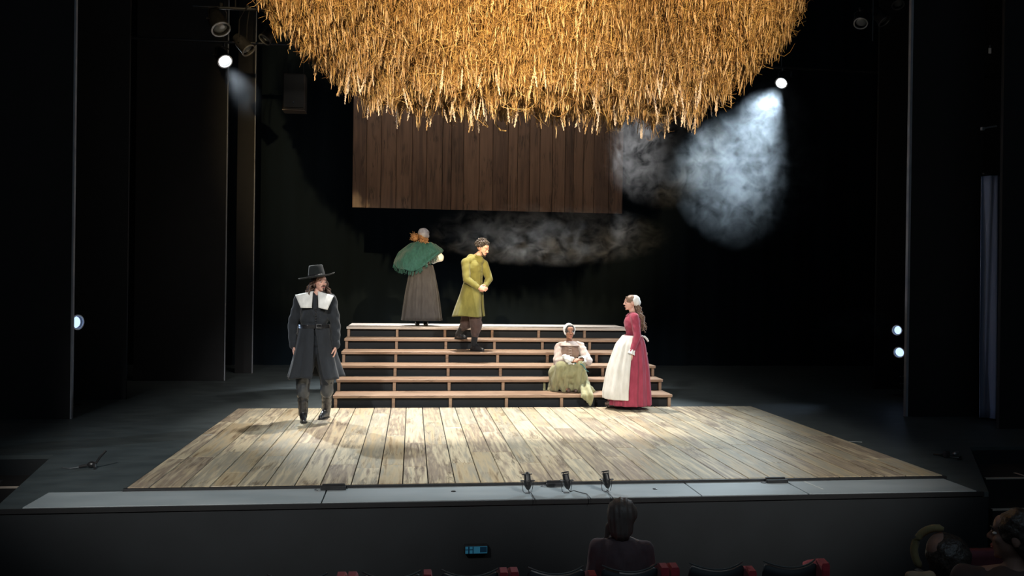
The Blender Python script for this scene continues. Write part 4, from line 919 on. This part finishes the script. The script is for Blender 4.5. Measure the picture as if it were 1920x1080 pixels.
curls(g, seeds, .009, .085, .015, 7, .4, rs); g.ell(c0+Vector((.02, 0, 0)), (.06, .06, .06)); g.ell(hc+Vector((0, -.01, -.01)), (.087, .098, .095)); g.build('hair', M['hair_ginger'], f.t, True)

# ---------------------------------------------------------------- man in olive tunic, walking down the stairs
z4, z5 = TOPZ[3], TOPZ[4]
y4 = TY[3]+.17
D3 = (aty(888, 655, y4)-CAMP).dot(fw)
f = Fig('person', 'person with curly dark hair in olive green tunic stepping down the stairs', 888, 656, z4, depth=D3); q = f.q
print('tunic man S', f.S)
R = rotm(math.radians(62), math.radians(22), 0); hc = q(905, 466, -.02)
pel, ch, nk = q(884, 562), q(889, 502), q(893, 481)
shl, shr = q(873, 492, -.11), q(907, 495, .10)
el1, el2 = q(875, 524, -.19), q(917, 523, .02); w1, w2 = q(898, 540, -.27), q(909, 537, -.12)
hl, hr = q(880, 566, .06), q(887, 566, -.06)
kb = q(874, 606, .10); ab = q(859, 624, .34); kf = q(893, 610, -.06); af = q(888, 646, .0)
ab.z = z5-z4+.085; 
tb = Vector((ab.x+.12, ab.y-.06, z5-z4)); af.z = .09; tf = Vector((af.x+.14, af.y-.09, 0))
g = G(); head(g, hc, R, 1.0); torso(g, pel, ch, nk, hc, shl, shr, .92)
limb(g, [shl, el1, w1], [.048, .038, .027]); limb(g, [shr, el2, w2], [.048, .038, .027])
hand(g, w1, (1, -.05, -.12), (-.1, -1, .3), (0, -.1, 1), .19, .55); hand(g, w2, (-.25, -.8, -.6), (1, -.3, .2), (0, -.2, 1), .18, .6)
limb(g, [hl, kb, ab], [.082, .056, .040]); limb(g, [hr, kf, af], [.082, .056, .040]); limb(g, [ab, tb+Vector((0, 0, .03))], [.028, .016]); limb(g, [af, tf+Vector((0, 0, .03))], [.028, .016])
fused(g, 'body', M['skin_pale'], f.t, .0055, 3); face_parts(f, hc, R, 1.0, 'hair_dark', lids=True)
g = G(); g.ell(q(888, 503), (.150, .150, .165)); g.cap(q(884, 486), .085, q(898, 488), .080); g.cap(q(887, 520), .132, q(886, 548), .130); g.cap(shl, .068, nk+Vector((0, .005, -.025)), .063); g.cap(shr, .068, nk+Vector((0, 0, -.015)), .063); g.cap(q(884, 488), .095, q(897, 489), .085); g.cap(q(890, 500), .13, q(890, 530), .13)
limb(g, [shl, el1, w1+(el1-w1)*.12], [.072, .062, .044]); limb(g, [shr, el2, w2+(el2-w2)*.12], [.072, .062, .044])
fused(g, 'tunic', M['olive'], f.t, .008, 4, folds(60, .0028, ph=1))
skirt(f, 'tunic_skirt', M['olive'], [(q(887, 527), .142, .138, .0), (q(884.5, 550), .180, .172, .03), (q(880, 575), .222, .215, .05), (q(878, 593), .255, .245, .055)], 96, 6, .008, a0=-.42, a1=2*PI-.52, closed=False, ph=2.0, wob=.012)
g = G(); cb = [q(896, 486, -.10), q(903, 510, -.155), q(903, 540, -.165)]
for k in range(9): pass
for k in range(7):
    g = G(); t = k/6; p = q(902+2*math.sin(t*3), 500+k*7.0, -.150-.02*t); g.ell(p, (.007, .006, .007), n=8, m=6); g.build('button', M['olive'], f.t, True)
g = G(); rows = [ringrow(nk+Vector((.012, -.005, z_)), r_, r_, 24) for z_, r_ in ((.012, .066), (-.01, .070), (-.022, .078))]; sheet(rows, 'neckband', M['olive'], f.t, .008, closed=True)
g = G(); limb(g, [hl, kb], [.115, .098]); limb(g, [kb, kb.lerp(ab, .38)], [.100, .062]); limb(g, [hr, kf], [.115, .098]); limb(g, [kf, kf.lerp(af, .45)], [.100, .066]); fused(g, 'breeches', M['brown_cloth'], f.t, .008, 4, folds(60, .006))
for K_, A_, T_, zz in ((kb, ab, tb, z5-z4), (kf, af, tf, 0)):
    g = G(); limb(g, [K_.lerp(A_, .4), A_], [.058, .046]); fused(g, 'sock', M['sock'], f.t, .008, 3)
    g = G(); T0 = Vector(T_); boot(g, A_, T0, .044); s_ = fused(g, 'shoe', M['leather'], f.t, .007, 2); sole(f, A_, T0, T0.z-.0, parent=s_)
g = G(); rs = random.Random(6); g.ell(hc+R @ Vector((0, .028, .045)), (.084, .092, .082), R); seeds = []
for k in range(170):
    a = rs.uniform(0, 2*PI); e_ = rs.uniform(-.1, 1.5); v = Vector((math.cos(a)*math.cos(e_), math.sin(a)*math.cos(e_), math.sin(e_)))
    if v.y < -.55 and v.z < .55: continue
    seeds.append((hc+R @ (Vector((0, .028, .040))+Vector((v.x*.082, v.y*.090, v.z*.080))), R @ (v+Vector((rs.uniform(-.8, .8), rs.uniform(-.8, .8), rs.uniform(-.8, .8))))))
curls(g, seeds, .0085, .042, .016, 6, .6, rs); g.build('hair', M['hair_dark'], f.t, True)
P_ = lambda x, y, z: hc + R @ Vector((x, y, z))
g = G(); g.tube([P_(-.032, -.080, -.052), P_(0, -.101, -.040), P_(.032, -.080, -.052)], .0055, 6, taper=[.5, 1, .5]); g.tube([P_(-.058, -.030, -.045), P_(-.045, -.062, -.082), P_(0, -.088, -.103), P_(.045, -.062, -.082), P_(.058, -.030, -.045)], .011, 7, taper=[.5, 1, 1.2, 1, .5]); g.build('beard', M['hair_dark'], f.t, True)

# ---------------------------------------------------------------- seated woman
z1, z2 = TOPZ[0], TOPZ[1]
Dk = (aty(1067, 700, TY[1]+.12)-CAMP).dot(fw)
f = Fig('person', 'person with pale headscarf in tan bodice and khaki skirt, sitting on the stairs', 1067, 700, z1, depth=Dk); q = f.q
print('seated S', f.S, 'seat z', z2-z1)
zs = z2-z1; R = rotm(math.radians(14), math.radians(6), -.03)
pel = q(1064, 700, .08); pel.z = zs+.11; ch, nk, hc = q(1066, 661, .03), q(1068, 642, .0), q(1067.5, 621.5, -.03)
shl, shr = q(1048, 651, .02), q(1088, 650, .02)
el1, el2 = q(1046, 679, -.10), q(1102, 677, -.12); w1, w2 = q(1072, 677, -.36), q(1091, 675, -.36)
hl, hr = pel+Vector((-.08, -.03, -.01)), pel+Vector((.08, -.03, -.01)); kl, kr = q(1052, 689, -.33), q(1086, 684, -.33)
al, ar = q(1066, 728, -.22), q(1080, 728, -.22); al.z = ar.z = .085; yF = TY[0]-f.t.location.y
al.y = ar.y = max(al.y, yF+.16)
g = G(); head(g, hc, R, .98); torso(g, pel, ch, nk, hc, shl, shr, .88)
limb(g, [shl, el1, w1], [.044, .035, .025]); limb(g, [shr, el2, w2], [.044, .035, .025])
hand(g, w1, (1, -.25, .05), (0, -.5, 1), (0, 1, .6), .165, .45); hand(g, w2, (-1, -.3, .1), (.0, -.5, 1), (0, 1, .6), .165, .5)
limb(g, [hl, kl, al, al+Vector((-.02, -.12, -.045))], [.095, .060, .036, .022]); limb(g, [hr, kr, ar, ar+Vector((.0, -.12, -.045))], [.095, .060, .036, .022])
fused(g, 'body', M['skin_brown'], f.t, .0055, 3); face_parts(f, hc, R, .98, 'hair_dark', lids=True)
g = G(); g.cap(q(1070, 652, -.015), .105, q(1066, 652, -.015), .105); g.cap(ch, .128, q(1065, 688, .06), .118); g.cap(q(1056, 650, .01), .062, q(1080, 650, .01), .062); g.cap(q(1060, 662, -.03), .088, q(1076, 662, -.03), .088); bd = fused(g, 'bodice', M['tan'], f.t, .008, 4, folds(50, .002))
for k in range(5):
    g = G(); a_ = q(1066, 650+k*4.6, -.150-.004*k); b2 = q(1072, 652.3+k*4.6, -.150-.004*k); g.tube([a_, b2], .0032, 5); g.tube([q(1072, 650+k*4.6, -.150-.004*k), q(1066, 652.3+k*4.6, -.150-.004*k)], .0032, 5); g.build('lace', M['cream'], bd)
g = G(); limb(g, [nk+Vector((-.03, 0, -.03)), shl+Vector((0, 0, .01)), shl.lerp(el1, .5), el1, el1.lerp(w1, .65)], [.055, .066, .070, .074, .075]); fused(g, 'sleeve', M['cream'], f.t, .008, 3, folds(70, .006, ph=1))
g = G(); limb(g, [nk+Vector((.03, 0, -.03)), shr+Vector((0, 0, .01)), shr.lerp(el2, .5), el2, el2.lerp(w2, .65)], [.055, .066, .070, .074, .075]); fused(g, 'sleeve', M['cream'], f.t, .008, 3, folds(70, .006, ph=4))
rows = [ringrow(nk+Vector((0, -.02, z_)), r_, r_*.95, 32, am, 12) for z_, r_, am in ((.020, .068, .02), (-.012, .115, .03), (-.045, .150, .05))]; sheet(rows, 'shirt_collar', M['cream'], f.t, .006, closed=True)
for w_, e_ in ((w1, el1), (w2, el2)):
    d = (w_-e_).normalized(); g = G(); c = w_-d*.045; x = d.orthogonal().normalized(); y = d.cross(x); rows = []
    for t_, r_ in ((0, .05), (.02, .062), (.045, .050), (.06, .038), (.075, .052)): rows.append([c+d*t_+(x*math.cos(a)+y*math.sin(a))*r_*(1+.12*math.sin(7*a)) for a in np.linspace(0, 2*PI, 36, endpoint=False)])
    sheet(rows, 'cuff', M['white_linen'], f.t, .007, closed=True)
g = G(); g.cap(q(1058, 668, -.30), .035, q(1066, 672, -.33), .05); g.cap(w1+Vector((-.06, 0, .02)), .045, w1+Vector((-.01, -.01, .03)), .04); fused(g, 'sleeve_ruffle', M['white_linen'], f.t, .008, 2, folds(110, .008))
# skirt: lap over both knees, falling to the tread and trailing over its edge
g = G()
limb(g, [hl+Vector((0, .02, .01)), kl], [.135, .100]); limb(g, [hr+Vector((0, .02, .01)), kr], [.135, .095]); g.cap(q(1067, 690, .02), .125, q(1067, 690, .0), .125)
limb(g, [kl, q(1046, 706, -.30), q(1040, 727, -.22)], [.095, .085, .075]); limb(g, [kl, q(1060, 710, -.31), q(1058, 729, -.27)], [.09, .08, .07]); limb(g, [kr, q(1083, 708, -.33), q(1084, 729, -.30)], [.085, .075, .070]); limb(g, [kr, q(1095, 712, -.28), q(1103, 729, -.30)], [.075, .07, .065])
limb(g, [q(1044, 720, -.20), q(1034, 731, -.16), q(1021, 735, -.13)], [.08, .05, .026]); limb(g, [kl, q(1038, 700, -.20), q(1036, 724, -.16)], [.09, .085, .06]); g.cap(kl+Vector((0, .03, -.02)), .085, kr+Vector((0, .03, -.02)), .085); g.cap(kl+Vector((.03, .0, -.10)), .085, kr+Vector((-.03, .0, -.10)), .085); limb(g, [q(1062, 712, -.28), q(1080, 712, -.30)], [.07, .07]); limb(g, [q(1060, 726, -.26), q(1085, 726, -.30)], [.06, .065]); limb(g, [q(1047, 700, -.25), q(1042, 696, -.10)], [.10, .10])
YD = yF-.062
A1 = q(1100, 722, -.34); B1 = q(1105, 738, -.45); B1.y = YD; C1 = q(1107, 752, -.45); C1.y = YD; B2 = q(1094, 740, -.45); B2.y = YD; limb(g, [A1, B1, C1], [.062, .052, .034]); limb(g, [q(1093, 724, -.36), B2, (B2+C1)/2], [.05, .042, .034]); limb(g, [A1, q(1112, 733, -.35)], [.06, .035])
def skf(co, no):
    s_ = np.sin(co[:, 0]*62+co[:, 2]*16+2*np.sin(co[:, 2]*9))+.5*np.sin(co[:, 0]*118-co[:, 2]*22); co = co+no*(.0085*s_*np.clip((.5-co[:, 2])/.3, .15, 1))[:, None]
    y1 = TY[1]-f.t.location.y
    co[:, 2] = np.where(co[:, 1] > yF-.012, np.maximum(co[:, 2], .002), co[:, 2]); co[:, 2] = np.where(co[:, 1] > y1-.012, np.maximum(co[:, 2], zs+.002), co[:, 2]); return co
fused(g, 'skirt', M['khaki'], f.t, .009, 5, skf)
for A_ in (al, ar):
    T_ = A_+Vector((0, -.13, 0)); T_.z = 0; g = G(); boot(g, A_, T_, .040); fused(g, 'shoe', M['shoe'], f.t, .008, 2)
g = G(); g.tube([q(1083, 680, -.40), q(1092, 684, -.43), q(1100, 695, -.44), q(1104, 697, -.44)], .009, 7, taper=.4); g.cap(q(1080, 681, -.38), .02, q(1088, 682, -.38), .02); g.build('ribbon', M['teal'], f.t, True)
g = G(); g.ell(hc+R @ Vector((0, .028, .022)), (.088, .094, .100), R, 28, 18); g.cap(hc+R @ Vector((-.082, -.01, .0)), .007, hc+R @ Vector((-.070, -.01, -.045)), .006); g.cap(hc+R @ Vector((.082, -.01, .0)), .007, hc+R @ Vector((.070, -.01, -.045)), .006)
g.tube([hc+R @ (Vector((.086*math.cos(a), -.028-.018*math.sin(a), .012+.104*math.sin(a)))) for a in np.linspace(0, PI, 18)], .008, 7); fused(g, 'headscarf', M['white_linen'], f.t, .007, 2, folds(60, .002))
g = G(); g.ell(hc+R @ Vector((0, -.004, .030)), (.080, .076, .082), R); g.build('hair', M['hair_dark'], f.t, True)

# ---------------------------------------------------------------- woman in rose dress
f = Fig('person', 'person in white cap, rose red dress and long white apron, facing left', 1183, 766, DECK_H); q = f.q
print('rose S', f.S)
R = rotm(math.radians(-82), math.radians(2), 0); hc = q(1183, 567.5)
pel, ch, nk = q(1189, 642), q(1187, 604), q(1186, 586)
shl, shr = q(1190, 595, -.14), q(1187, 595, .14)
el1, el2 = q(1195, 630, -.19), q(1192, 630, .19); w1, w2 = q(1184.5, 661, -.21), q(1184, 660, .20)
hl, hr = q(1189, 650, -.07), q(1189, 650, .07); kl, kr = q(1176, 700, -.07), q(1185, 703, .07); al, ar = q(1158, 744, -.08), q(1190, 756, .06)
al.z = .135; ar.z = .075
g = G(); head(g, hc, R, .93); torso(g, pel, ch, nk, hc, shl, shr, .84)
limb(g, [shl, el1, w1], [.042, .034, .024]); limb(g, [shr, el2, w2], [.042, .034, .024])
hand(g, w1, (-.25, -.05, -1), (0, -1, 0), (-1, 0, 0), .165, .28); hand(g, w2, (-.25, 0, -1), (0, 1, 0), (-1, 0, 0), .165, .3)
limb(g, [hl, kl, al, al+Vector((-.12, 0, -.075))], [.085, .056, .036, .026]); limb(g, [hr, kr, ar, ar+Vector((-.12, 0, -.045))], [.085, .056, .036, .026])
fused(g, 'body', M['skin_pale'], f.t, .0055, 3); face_parts(f, hc, R, .93, 'hair_light')
g = G(); g.ell(q(1186, 606), (.122, .150, .150)); g.cap(q(1187, 612), .112, q(1188, 628), .105); g.cap(q(1181, 606, -.05), .068, q(1181, 606, .05), .068); g.cap(shl, .060, nk+Vector((0, -.02, -.035)), .055); g.cap(shr, .060, nk+Vector((0, .02, -.035)), .055)
limb(g, [shl, el1, w1+(el1-w1)*.06], [.063, .052, .040]); limb(g, [shr, el2, w2+(el2-w2)*.06], [.063, .052, .040]); fused(g, 'bodice', M['rose'], f.t, .007, 4, folds(70, .003))
skl = [(q(1188, 628), .118, .125, .0), (q(1187, 645), .165, .17, .045), (q(1184, 690), .235, .225, .06), (q(1180, 735), .285, .265, .07), (q(1179.5, 758), .295, .275, .075)]
skirt(f, 'skirt', M['rose'], skl, 150, 14, .007, ph=.6)
apr = [(q(1185, 629), .122, .138, .0), (q(1180, 645), .180, .185, .045), (q(1174, 690), .255, .240, .045), (q(1170, 732), .285, .275, .045), (q(1170, 746), .285, .278, .045)]
# opens round the front (which faces left) and wraps to the near side
skirt(f, 'apron', M['apron_c'], apr, 110, 12, .005, a0=PI*.55, a1=PI*1.57, closed=False, ph=.6, offset=.012)
g = G(); g.rings([[(x, y, z+dz) for x, y, z in ringrow(q(1187, 630), .126+e, .136+e, 40)] for dz, e in ((-.012, 0), (-.012, .006), (.012, .006), (.012, 0))], cap=False); ab_ = g.build('apron_band', M['apron_c'], f.t)
g = G(); b0 = q(1203, 631, -.02); g.tube([b0, b0+Vector((.04, -.01, .0)), b0+Vector((.075, -.01, -.035)), b0+Vector((.095, -.01, -.07))], .016, 8, taper=[.5, 1, 1, .9]); g.tube([b0, b0+Vector((.03, .02, -.06)), b0+Vector((.05, .02, -.14))], .012, 8, taper=.7); g.cap(b0, .018, b0+Vector((.012, 0, 0)), .018); g.build('apron_bow', M['apron_c'], ab_, True)
for w_, e_ in ((w1, el1), (w2, el2)):
    d = (w_-e_).normalized(); x = d.orthogonal().normalized(); y = d.cross(x); rows = [[w_-d*.02+d*t_+(x*math.cos(a)+y*math.sin(a))*r_*(1+.12*math.sin(6*a)) for a in np.linspace(0, 2*PI, 32, endpoint=False)] for t_, r_ in ((-.02, .036), (.015, .038), (.045, .052))]
    sheet(rows, 'cuff', M['white_linen'], f.t, .005, closed=True)
g = G(); rows = [ringrow(nk+Vector((-.006, 0, z_)), r_, r_, 24) for z_, r_ in ((-.012, .058), (-.028, .066), (-.05, .09))]; sheet(rows, 'neckband', M['rose'], f.t, .006, closed=True)
for k in range(6):
    g = G(); g.ell(q(1171.5+abs(k-2)*.6, 595+k*5.2, -.01), (.006, .007, .006), n=8, m=6); g.build('button', M['rose'], f.t, True)
for A_, s_ in ((al, 0), (ar, 1)):
    T_ = A_+Vector((-.15, 0, 0)); T_.z = .045 if s_ == 0 else 0; g = G(); boot(g, A_, T_, .040); sh = fused(g, 'shoe', M['shoe'], f.t, .007, 2); sole(f, A_, T_, T_.z, parent=sh)
CR = rotm(math.radians(-82), -.12, 0)
g = G(); g.ell(hc+CR @ Vector((0, .048, .040)), (.083, .078, .076), CR, 26, 16); g.ell(hc+CR @ Vector((0, .085, .012)), (.070, .055, .062), CR); cp = fused(g, 'cap', M['white_linen'], f.t, .007, 2, folds(75, .003))
g = G(); g.ell(hc+R @ Vector((0, .010, .040)), (.078, .088, .072), R); rs = random.Random(12); seeds = []
for k in range(60):
    a = rs.uniform(-.9, .9); seeds.append((hc+R @ Vector((.055*math.sin(a), .085+rs.uniform(-.02, .02), -.03+rs.uniform(-.03, .02))), (.30+rs.uniform(-.12, .10), rs.uniform(-.12, .12), -1)))
curls(g, seeds, .011, .34, .017, 11, .35, rs)
for k in range(14): seeds = [(hc+R @ Vector((rs.uniform(-.03, .03), -.060, .085)), R @ Vector((rs.uniform(-.6, .6), -.25, -1)))]; curls(g, seeds, .008, .055, .004, 5, .4, rs)
g.build('hair', M['hair_light'], f.t, True)

# ---------------------------------------------------------------- audience
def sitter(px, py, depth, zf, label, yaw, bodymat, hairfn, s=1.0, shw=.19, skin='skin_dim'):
    c = CAMP + ray(px, py)*(depth/F); f = Fig('person', label, px, py, zf, depth=depth); H = c.z-zf
    hc = Vector((0, 0, H)); R = rotm(yaw, 0, 0); T = Matrix.Rotation(0, 3, 'Z')
    nk = Vector((0, -.015, H-.155)); ch = Vector((0, -.02, H-.33)); pel = Vector((0, -.05, .52)); sl, sr = Vector((-shw, -.01, H-.215)), Vector((shw, -.01, H-.215))
    g = G(); head(g, hc, R, s); torso(g, pel, ch, nk, hc, sl, sr, .92)
    e1, e2 = sl+Vector((-.04, .0, -.27)), sr+Vector((.04, .0, -.27)); w1, w2 = Vector((-.14, .26, .62)), Vector((.14, .26, .62))
    limb(g, [sl, e1, w1], [.045, .036, .026]); limb(g, [sr, e2, w2], [.045, .036, .026])
    hand(g, w1, (.4, .8, -.1), (0, 0, 1), (1, 0, 0), .17, .3); hand(g, w2, (-.4, .8, -.1), (0, 0, 1), (-1, 0, 0), .17, .3)
    for sx in (-1, 1): limb(g, [pel+Vector((sx*.09, 0, 0)), Vector((sx*.10, .40, .52)), Vector((sx*.10, .42, .09)), Vector((sx*.10, .55, .04))], [.09, .065, .042, .028])
    fused(g, 'body', M[skin], f.t, .008, 3); face_parts(f, hc, R, s)
    g = G(); g.ell(ch+Vector((0, 0, .02)), (.185, .13, .19)); g.cap(ch, .13, pel, .13); g.cap(sl, .066, nk+Vector((-.02, 0, -.05)), .055); g.cap(sr, .066, nk+Vector((.02, 0, -.05)), .055); limb(g, [sl, e1, w1], [.066, .055, .042]); limb(g, [sr, e2, w2], [.066, .055, .042])
    fused(g, 'top', M[bodymat], f.t, .010, 4, folds(45, .004))
    g = G(); g.cap(pel, .14, pel+Vector((0, .02, 0)), .14)
    for sx in (-1, 1): limb(g, [pel+Vector((sx*.09, 0, 0)), Vector((sx*.10, .40, .52)), Vector((sx*.10, .42, .14))], [.115, .085, .06])
    fused(g, 'trousers', M['sock'], f.t, .012, 3)
    for sx in (-1, 1):
        A_ = Vector((sx*.10, .42, .08)); T_ = Vector((sx*.10, .58, 0)); g = G(); boot(g, A_, T_, .045); fused(g, 'shoe', M['leather'], f.t, .010, 2)
    hairfn(f, hc, R); return f
def bob(f, hc, R):
    g = G(); g.ell(hc+Vector((0, -.008, .028)), (.106, .112, .108)); g.cap(hc+Vector((-.010, -.03, .0)), .094, hc+Vector((-.004, -.04, -.075)), .082); g.cap(hc+Vector((-.078, -.0, -.06)), .030, hc+Vector((-.105, .0, -.145)), .018); g.cap(hc+Vector((-.10, 0, -.14)), .016, hc+Vector((-.13, .01, -.165)), .010)
    fused(g, 'hair', M['hair_dim'], f.t, .009, 3, lambda co, no: co+no*(.003*np.sin(co[:, 0]*170+co[:, 2]*12))[:, None])
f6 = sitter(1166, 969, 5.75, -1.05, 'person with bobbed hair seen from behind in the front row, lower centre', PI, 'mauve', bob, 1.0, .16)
def scarfhair(f, hc, R):
    g = G(); g.ell(hc+Vector((.02, -.02, .0)), (.105, .115, .115)); fused(g, 'hair', M['hair_dark'], f.t, .01, 3, folds(80, .003))
    g = G(); g.tube([hc+Vector((-.02+.115*math.cos(a), -.02, .01+.125*math.sin(a))) for a in np.linspace(PI*.45, PI*1.25, 16)], .019, 8, taper=[.5]+[1]*14+[.4]); g.build('headband', M['scarf'], f.t, True)
sitter(1770, 1040, 4.2, -.66, 'dim person with tan headband seen from behind, lower right', PI-.3, 'brown_cloth', scarfhair)
def shorthair(f, hc, R):
    g = G(); g.ell(hc+R @ Vector((0, .022, .035)), (.088, .100, .092), R); g.ell(hc+R @ Vector((0, .05, -.01)), (.082, .075, .08), R); fused(g, 'hair', M['hair_dark'], f.t, .008, 2, folds(120, .004))
sitter(1906, 1006, 3.6, -.66, 'dim person in profile facing left at the lower right corner', math.radians(-100), 'brown_cloth', shorthair)
# tan folded coat and bag on the rail beside them
p = CAMP + ray(1726, 1074)*(4.0/F)
t = empty('folded_coat', (p.x, p.y, p.z-.05), 0, 'tan folded coat over a seat back at the lower right', 'coat'); g = G(); g.cap((-.05, 0, .03), .028, (.05, 0, .03), .028); g.cap((-.05, -.03, -.08), .03, (.05, -.03, -.08), .035); g.cap((-.045, -.01, .0), .03, (.045, -.01, 0), .03)
fused(g, 'coat_cloth', M['tan_seat'], t, .006, 3, folds(70, .003)); near_seat(1728, 1082, 3.97, 'low dark seat back under the folded tan coat', 'seat_shell')
